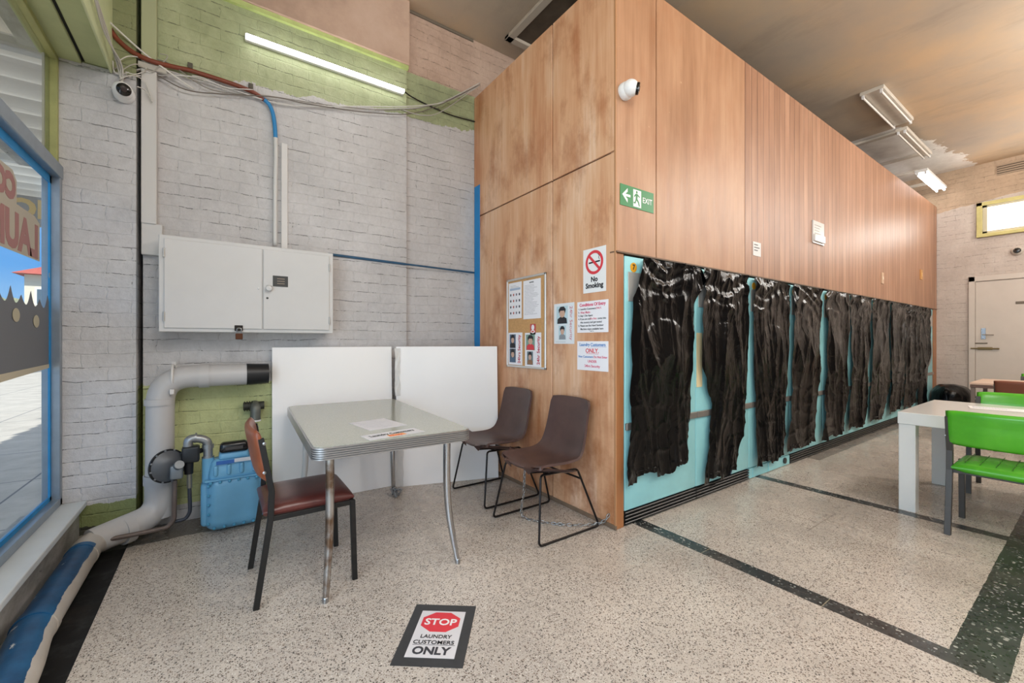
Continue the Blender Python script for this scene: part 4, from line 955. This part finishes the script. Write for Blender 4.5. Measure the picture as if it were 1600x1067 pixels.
# ------------------------------------------------------------------ steel framed vinyl chairs
def vinyl_chair(seat_m, back_m, frame_m, label, group, W_=.47, D_=.46, stitch=False, bz=(.60, .83), cat='chair', bw=.013, st=.027):
    r = empty('vinyl_chair', (0, 0, 0), 0, label, cat, group)
    for s_ in (-1, 1):
        yy = s_ * W_ / 2
        def bar(pts, name, t=bw * 2, w=bw):
            m_ = MB(); P_ = [Vector(p) for p in pts]
            for a_, b_ in zip(P_, P_[1:]):
                d = (b_ - a_); L = d.length; T = Matrix.Translation((a_ + b_) / 2) @ d.to_track_quat('Z', 'Y').to_matrix().to_4x4()
                m_.box(-t / 2 * 1.0, t / 2, -w, w, -L / 2 - .003, L / 2 + .003, .002, 1, mat=T)
            return m_.build(name, frame_m, r)
        # rear leg carries on up as the back post
        bar([(-D_ / 2 - .005, yy, .002), (-D_ / 2 + .055, yy, .42), (-D_ / 2 + .06, yy, .55), (-D_ / 2 + .015, yy, bz[1] - .04)], 'leg')
        bar([(D_ / 2, yy, 0), (D_ / 2 - .012, yy, .425)], 'leg')
        MB().box(-D_ / 2 + .05, D_ / 2 - .0, yy - .008, yy + .008, .405, .43, .002, 1).build('seat_rail', frame_m, r)
    MB().box(D_ / 2 - .02, D_ / 2 - .002, -W_ / 2, W_ / 2, .405, .43, .002, 1).build('cross_rail', frame_m, r)
    MB().box(-D_ / 2 + .05, -D_ / 2 + .068, -W_ / 2, W_ / 2, .405, .43, .002, 1).build('cross_rail', frame_m, r)
    m_ = MB(); b = bmesh.new(); bmesh.ops.create_cube(b, size=1)
    bmesh.ops.subdivide_edges(b, edges=list(b.edges), cuts=9, use_grid_fill=True)
    for v in b.verts:
        x, y, z = v.co * 2
        cxn = (abs(x) ** 8 + abs(y) ** 8) ** (1 / 8.)
        e = 1 - .08 * (z * z) * (cxn ** 4)
        zz = z * st * (1 - .25 * cxn ** 6) + .48 - st + .006 * (1 - x * x) * (1 - y * y) * (1 if z > 0 else 0)
        if stitch and z > .9 and abs(x) < .95: zz -= .004 * (abs(math.sin(y * 11)) < .25)
        v.co = Vector((.012 + x * (D_ / 2 - .012) * e, y * (W_ / 2 - .01) * e, zz))
    m_.add(b); so = m_.build('seat', seat_m, r, True, 60)
    if stitch:
        mb_ = MB()
        for k in range(6): mb_.box(-D_ / 2 + .05, D_ / 2 - .03, -.17 + k * .068 - .0015, -.17 + k * .068 + .0015, .483, .4865)
        mb_.build('stitched_channel', flat('2F6B18', .5), so)
    def fb_(u, v):
        a_ = (u - .5) * 2; y = a_ * (W_ / 2 + .012); z = bz[0] + (bz[1] - bz[0]) * v
        x = -D_ / 2 + .04 - .05 * (v - .2) - .03 * (1 - a_ * a_)
        return x, y, z
    def back(u, v):   # v loops round the pad: front face up, rear face down
        if v <= .5: w = v * 2; side = 1
        else: w = (1 - v) * 2; side = -1
        x, y, z = fb_(u, w)
        th = .020 * (max(0.0, 1 - (2 * w - 1) ** 6)) ** .5 * (max(0.0, 1 - (2 * u - 1) ** 14)) ** .5
        return Vector((x + side * th, y, z + .008 * (1 - (2 * u - 1) ** 8) * (1 if w > .5 else -1)))
    m_ = MB().grid(28, 32, back); bmesh.ops.remove_doubles(m_.bm, verts=m_.bm.verts, dist=.0004)
    m_.build('backrest', back_m, r, True, 180)
    for s_ in (-1, 1):
        mb_ = MB()
        for zz in (bz[0] + .05, bz[1] - .06): mb_.lathe([(.008, 0), (.008, .004), (.001, .006)], (-D_ / 2 + .028, s_ * (W_ / 2 + .014), zz), (0, s_, 0), 10)
        mb_.build('screws', M['steel'], r)
    return r
bs = G('maroon_vinyl'); bs.set(col=bs.ramp(bs.noise(5, 6, .6), [(.3, '4A2320'), (.7, '69342E')]), rough=.3, spec=.6); bs.bump(bs.noise(70, 4), .12, .002)
bb = G('sunlit_brown_vinyl'); bb.set(col=bb.ramp(bb.noise(6, 6, .6), [(.3, '7A3F26'), (.7, '9A5636')]), rough=.35, spec=.5)  # backrest colour has the sunlight on the vinyl painted in
c1 = vinyl_chair(bs.m, bb.m, M['black'], 'worn maroon vinyl chair with black steel legs at the formica table', None, .445, .45, False, (.60, .85), st=.038)
c1.location = (.372, 2.565, 0); c1.rotation_euler = (0, 0, math.radians(0))
gs = G('green_vinyl'); gs.set(col=gs.ramp(gs.noise(3, 6, .6), [(.3, '3E9A1C'), (.7, '5CBB2C')]), rough=.24, spec=.6); gs.bump(gs.noise(60, 4), .06, .002)
sf_ = flat('4A4744', .4, .5)
g1 = vinyl_chair(gs.m, gs.m, sf_, 'bright green vinyl chair with back towards us, at the white table', 'green vinyl chairs', .48, .46, True, (.60, .82), bw=.016, st=.036)
g1.location = (4.20, .39, 0)
g2 = copy_tree(g1); g2.location = (5.42, .46, 0); g2.rotation_euler = (0, 0, math.pi); tag(g2, 'green vinyl chair on the far side of the white table, only its top edge showing', 'chair', 'green vinyl chairs')
g3 = copy_tree(g1); g3.location = (9.15, .50, 0); g3.rotation_euler = (0, 0, math.pi); tag(g3, 'green vinyl chair farthest back, beyond the pale rear table', 'chair', 'green vinyl chairs')
c2 = vinyl_chair(flat('7A4434', .35), flat('7C4A38', .35), sf_, 'reddish brown vinyl chair tucked at the pale rear table', None, .48, .46, False, (.60, .82)); c2.location = (7.65, .55, 0)

# white high-gloss table and pale rear table
wt = empty('white_table', (4.27, .945, 0), 0, 'glossy white table with thick square legs beside the green chair', 'table')
gw = flat('D9D9D6', .15, spec=.6)
MB().box(-.02, 1.12, -1.55, 0, .655, .745, .003, 1).build('tabletop', gw, wt)
for (x, y) in ((-.015, -.1), (1.0, -.1), (-.015, -1.5), (1.0, -1.5)): MB().box(x, x + .1, y, y + .095, 0, .655, .003, 1).build('leg', gw, wt)
s = Sheet('paper_sheet', tuple(onZ(1516, 638, .747)), (.2, -1, 0), (1, .2, 0), .30, .2, flat('E4E2E2', .5), 'white sheet of paper lying on the white table', 'paper', None, .0006)
s.lines(.02, .16, .24, 4, .03, flat('8FA0B8', .6), .004, seed=2)
rt = empty('pale_table', (7.9, 1.06, 0), 0, 'pale pink-topped table with brown edge near the rear door', 'table')
MB().box(0, .95, -1.3, 0, .73, .755, .003, 1).build('tabletop', flat('D9BBA5', .3), rt); MB().box(.005, .945, -1.29, -.005, .69, .73, .002, 1).build('apron', flat('6A5248', .5), rt)
for (x, y) in ((.01, -.05), (.9, -.05), (.01, -1.28), (.9, -1.28)): MB().box(x, x + .04, y, y + .04, 0, .69, .002, 1).build('leg', flat('7A6A60', .4, .3), rt)
s = Sheet('paper_sheet', (8.35, .8, .757), (0, -1, 0), (1, 0, 0), .3, .2, flat('EFE8E2', .5), 'white sheet of paper lying on the pale rear table', 'paper', None, .0006)

# ------------------------------------------------------------------ brown shell chairs on sled frames
def shell_chair(label):
    r = empty('shell_chair', (0, 0, 0), 0, label, 'chair', 'brown shell chairs against the plywood')
    prof = [(.245, .436), (.232, .441), (.18, .445), (.08, .438), (-.03, .430), (-.11, .436), (-.165, .465), (-.20, .52), (-.222, .60), (-.242, .70), (-.262, .80), (-.275, .87)]
    P_ = catmull([Vector((x, 0, z)) for x, z in prof], 5)
    n = len(P_) - 1
    wtab = [(0, .195), (.1, .225), (.35, .235), (.5, .235), (.62, .225), (.8, .21), (.93, .208), (1, .19)]
    def hw(t):
        for (a_, x), (b_, y) in zip(wtab, wtab[1:]):
            if t <= b_: return x + (y - x) * (t - a_) / (b_ - a_)
        return wtab[-1][1]
    def f(u, v):
        i = min(int(v * n), n - 1); t = v * n - i; p = P_[i].lerp(P_[i + 1], t); a_ = u * 2 - 1
        d = (P_[min(i + 1, n)] - P_[max(i - 1, 0)]).normalized(); nn = Vector((d.z, 0, -d.x))   # towards the sitter
        if nn.x < 0 and nn.z < 0: nn = -nn
        if nn.z < 0: nn = -nn
        if v > .6 and nn.x < 0: nn = -nn
        lift = .045 * abs(a_) ** 2.6 * (1 - .35 * (v < .15)) * (.55 + .45 * math.exp(-((v - .5) / .25) ** 2))
        w_ = hw(v)
        q = p + nn * lift
        # round the corners of the front lip and the top
        q += d * (.03 * a_ * a_ * max(0.0, 1 - v / .18)) - d * (.012 * abs(a_) ** 3 * max(0.0, (v - .85) / .15))
        return Vector((q.x, a_ * w_, q.z))
    lm = G('brown_faux_leather'); lm.set(col=lm.ramp(lm.noise(5, 6, .6), [(.3, '45322F'), (.7, '5A433D')]), rough=.42, spec=.45); lm.bump(lm.noise(160, 4), .12, .0015)
    o = MB().grid(30, 60, f, .016).build('seat_shell', _shell.setdefault('m', lm.m), r, True, 60)
    fm_ = _shell.setdefault('f', flat('1E1A1A', .35, .5))
    for s_ in (-1, 1):
        y0, y1 = s_ * .20, s_ * .265
        MB().tube(fillet([(.17, y0 * .9, .412), (.20, y0, .41), (.265, y1, .008), (-.265, y1, .008), (-.12, y0, .41), (.17, y0 * .9, .412)], .03, 5), .0075, 10).build('sled_frame', fm_, r, True, 60)
    MB().tube([(-.145, -.215, .34), (-.145, .215, .34)], .007, 8).build('cross_bar', fm_, r, True)
    MB().tube([(.12, -.19, .412), (.12, .19, .412)], .007, 8).build('cross_bar', fm_, r, True)
    return r
_shell = {}
sc1 = shell_chair('dark brown shell chair nearer the plywood corner, on a black sled frame'); sc1.location = (1.887, 2.30, 0); sc1.rotation_euler = (0, 0, math.pi)
sc2 = copy_tree(sc1); sc2.location = (1.915, 3.00, 0); tag(sc2, 'dark brown shell chair between the formica table and the nearer shell chair', 'chair', 'brown shell chairs against the plywood')

# steel chains
def chain(pts, label, step=.022, r=.0036):
    pts = catmull([Vector(p) for p in pts], 10); m_ = MB(); acc = 0; k = 0
    for a_, b_ in zip(pts, pts[1:]):
        d = b_ - a_; acc += d.length
        if acc < step: continue
        acc = 0; t = d.normalized(); up = Vector((0, 0, 1)) if abs(t.z) < .9 else Vector((1, 0, 0)); s_ = t.cross(up).normalized(); up = s_.cross(t)
        w = s_ if k % 2 else up; k += 1
        m_.tube([b_ + t * (math.cos(q) * .018) + w * (math.sin(q) * .009) for q in [2 * math.pi * i / 10 for i in range(10)]], r, 5, closed=True)
    return tag(m_.build('chain', M['steel'], None, True, 180), label, 'chain')
chain([(1.80, 2.42, .40), (1.805, 2.44, .2), (1.80, 2.45, .02), (1.86, 2.30, .012), (2.0, 2.14, .012), (2.13, 2.045, .02), (2.17, 2.0, .05), (2.192, 1.985, .085)], 'steel chain looped from the nearer shell chair to the plywood corner')
chain([(1.16, 3.40, .02), (1.22, 3.44, .03), (1.19, 3.37, .012), (1.24, 3.41, .04), (1.17, 3.44, .05), (1.2, 3.38, .012), (1.25, 3.45, .012)], 'small heap of steel chain around the rear leg of the formica table', .014)

# floor sign
a_, b_, d_ = Vector((.8, 1.926, .001)), Vector((1.03, 1.748, .001)), Vector((.55, 1.634, .001))
u = (b_ - a_); v = (a_ - d_); v = v - u.normalized() * v.dot(u.normalized())
fs_ = Sheet('floor_sign', d_, u, v, u.length, .385, flat('3A3B3D', .5, var=.15, scale=30), 'taped floor sign with red STOP octagon, reading Laundry Customers Only', 'sign', None, .001)
fs_.rect(.043, .045, .205, .293, flat('D5D3D6', .5), 'paper'); fs_.t += .0007
ox, oy, rr = .1455, .262, .088
fs_.poly([(ox + rr * 1.05 * math.cos(math.radians(22.5 + 45 * k)), oy + rr * .80 * math.sin(math.radians(22.5 + 45 * k))) for k in range(8)], M['red'], 'stop_octagon', .0006); fs_.t += .0007
fs_.text('STOP', ox, oy - .021, .058, M['white'], .0012, 'CENTER', width=.145); fs_.t -= .0007
fs_.text('LAUNDRY', ox, .157, .030, M['ink'], .0004, 'CENTER', width=.135); fs_.text('CUSTOMERS', ox - .002, .122, .030, M['ink'], .0004, 'CENTER', width=.175); fs_.rect(.057, .116, .18, .0016, M['ink'], 'underline')
fs_.text('ONLY', ox - .002, .064, .058, flat('3A3A40', .5), .002, 'CENTER', width=.16)

# black bag slumped in the rear corner
def bagf(u, v):
    t = u * 2 * math.pi; ph = v * math.pi; rr_ = math.sin(ph) ** .7
    p = Vector((10.75 + .30 * rr_ * math.cos(t), 1.66 + .27 * rr_ * math.sin(t), .26 - .26 * math.cos(ph) * (1 if ph > 1.57 else 1)))
    k = .035 * noise.noise(p * 6); p += Vector((math.cos(t) * k, math.sin(t) * k, k * .6)); p.z = max(p.z, .003)
    if p.y > 1.9: p.y = 1.9
    return p
m_ = MB().grid(48, 28, bagf); bmesh.ops.remove_doubles(m_.bm, verts=m_.bm.verts, dist=.001); tag(m_.build('rubbish_bag', M['bag'], None, True, 180), 'full black plastic bag slumped in the corner by the rear wall', 'bag')

# ------------------------------------------------------------------ street outside the shop window
pv = G('concrete_pavement'); _px, _py, _ = pv.xyz()
pj_ = pv.math('MAXIMUM', pv.math('LESS_THAN', pv.math('FRACT', pv.math('DIVIDE', _py, 1.5)), .012), pv.math('LESS_THAN', pv.math('FRACT', pv.math('DIVIDE', _px, 1.5)), .012))
pv.set(col=pv.mix(pj_, pv.ramp(pv.noise(3, 8, .7), [(.3, 'A8A198'), (.7, 'C6BEB4')]), '6A6A6C'), rough=.8)
mb = MB(); mb.box(-6.5, -.98, -6, 60, -.2, -.06); tag(mb.build('pavement', pv.m), 'pale concrete footpath outside the shop window', 'pavement')['kind'] = 'structure'
mb = MB(); mb.box(-40, -6.5, -6, 90, -.32, -.18); tag(mb.build('road', flat('77787A', .85, var=.1)), 'grey asphalt road beyond the footpath', 'road')['kind'] = 'structure'
aw = empty('street_awning', (-.98, 0, 0), 0, 'corrugated white awning over the footpath with lettered end fascia', 'awning')
awm = G('shade_banded_sheet'); _, _ay, _ = awm.xyz(); awm.set(col=awm.mix(awm.ramp(awm.math('FRACT', awm.math('DIVIDE', awm.math('ADD', _ay, awm.math('MULTIPLY', awm.noise(.8, 3), .2)), .34)), [(.0, 0.0), (.35, 1.0), (.6, .9), (.75, 0.0)]), 'C4BDB5', 'F4EFE8'), rough=.5)  # pale and dark bands paint the corrugation shading into the colour
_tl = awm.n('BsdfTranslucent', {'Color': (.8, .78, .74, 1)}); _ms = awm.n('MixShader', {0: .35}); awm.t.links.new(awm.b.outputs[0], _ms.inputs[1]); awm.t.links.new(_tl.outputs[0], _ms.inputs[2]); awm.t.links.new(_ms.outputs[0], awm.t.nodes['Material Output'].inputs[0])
def awn(u, v): return Vector((-3.2 * u, -4 + 12.6 * v, 3.32 + .045 * math.sin(v * 12.6 * 2 * math.pi / .34)))
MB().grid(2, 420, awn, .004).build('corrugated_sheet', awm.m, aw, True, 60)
MB().box(-3.2, 0, 8.55, 8.62, 2.88, 3.42, .01, 1).build('end_fascia', flat('8F8A86', .6), aw)
for k in range(3): MB().box(-3.2, -.0, 1.5 + k * 2.6, 1.58 + k * 2.6, 3.20, 3.27, .005, 1).build('cross_beam', flat('B9B5B0', .5), aw)
me = text_mesh('HOT', .34, .015, 'LEFT'); me.transform(Matrix(((-1, 0, 0, -.86), (0, 0, 1, 8.545), (0, 1, 0, 3.0), (0, 0, 0, 1)))); link('fascia_lettering', me, flat('C9A86A', .5), aw)
hs_ = empty('street_house', (-9.6, 38, -.2), 0, 'cream rendered two storey house with red tiled roof across the street', 'house')
MB().box(-.2, 6, 0, 9, 0, 5.6, .02, 1).build('wall', flat('E6DCC8', .7), hs_)
m_ = MB(); A = [(-.6, -.5, 5.6), (6.5, -.5, 5.6), (6.5, 9.5, 5.6), (-.6, 9.5, 5.6)]; B = [(1.6, 3.5, 7.2), (4.3, 3.5, 7.2), (4.3, 6, 7.2), (1.6, 6, 7.2)]
va = [m_.bm.verts.new(p) for p in A]; vb = [m_.bm.verts.new(p) for p in B]
for k in range(4): m_.bm.faces.new((va[k], va[(k + 1) % 4], vb[(k + 1) % 4], vb[k]))
m_.bm.faces.new(vb); m_.bm.faces.new(va[::-1]); m_.build('roof', flat('B4574A', .7, var=.15, scale=3), hs_)
for (x, z) in ((.8, 3.7), (2.6, 3.5), (4.6, 3.6)):
    w_ = MB().box(x - .55, x + .55, -.06, .02, z, z + 1.1, .01, 1).build('window', flat('EDEBE6', .5), hs_); MB().box(x - .45, x + .45, -.08, -.05, z + .1, z + 1.0).build('pane', flat('5E6E7C', .2), w_)
MB().box(-.2, 6, -1.2, 0, 2.6, 2.75, .01, 1).build('balcony', flat('D8D0C0', .6), hs_)
lf = G('hedge_leaves'); lf.set(col=lf.ramp(lf.noise(9, 6, .7), [(.35, '8E9470'), (.65, 'C4C4A0')]), rough=.8); lf.bump(lf.noise(14, 6), 1, .1)
def hdg(u, v):
    t = u * 2 * math.pi; ph = v * math.pi
    p = Vector((2.6 * math.sin(ph) * math.cos(t), 3 * math.sin(ph) * math.sin(t), 2.5 - 2.55 * math.cos(ph)))
    return p * (1 + .16 * noise.noise(p * 1.3)) + Vector((0, 0, .05))
m_ = MB().grid(40, 24, hdg); bmesh.ops.remove_doubles(m_.bm, verts=m_.bm.verts, dist=.001); hd = m_.build('street_tree', lf.m, None, True, 180); hd.location = (-10.9, 34, -.3); hd.scale = (1, 1, .82); tag(hd, 'pale green bushy tree in front of the house across the street', 'tree')
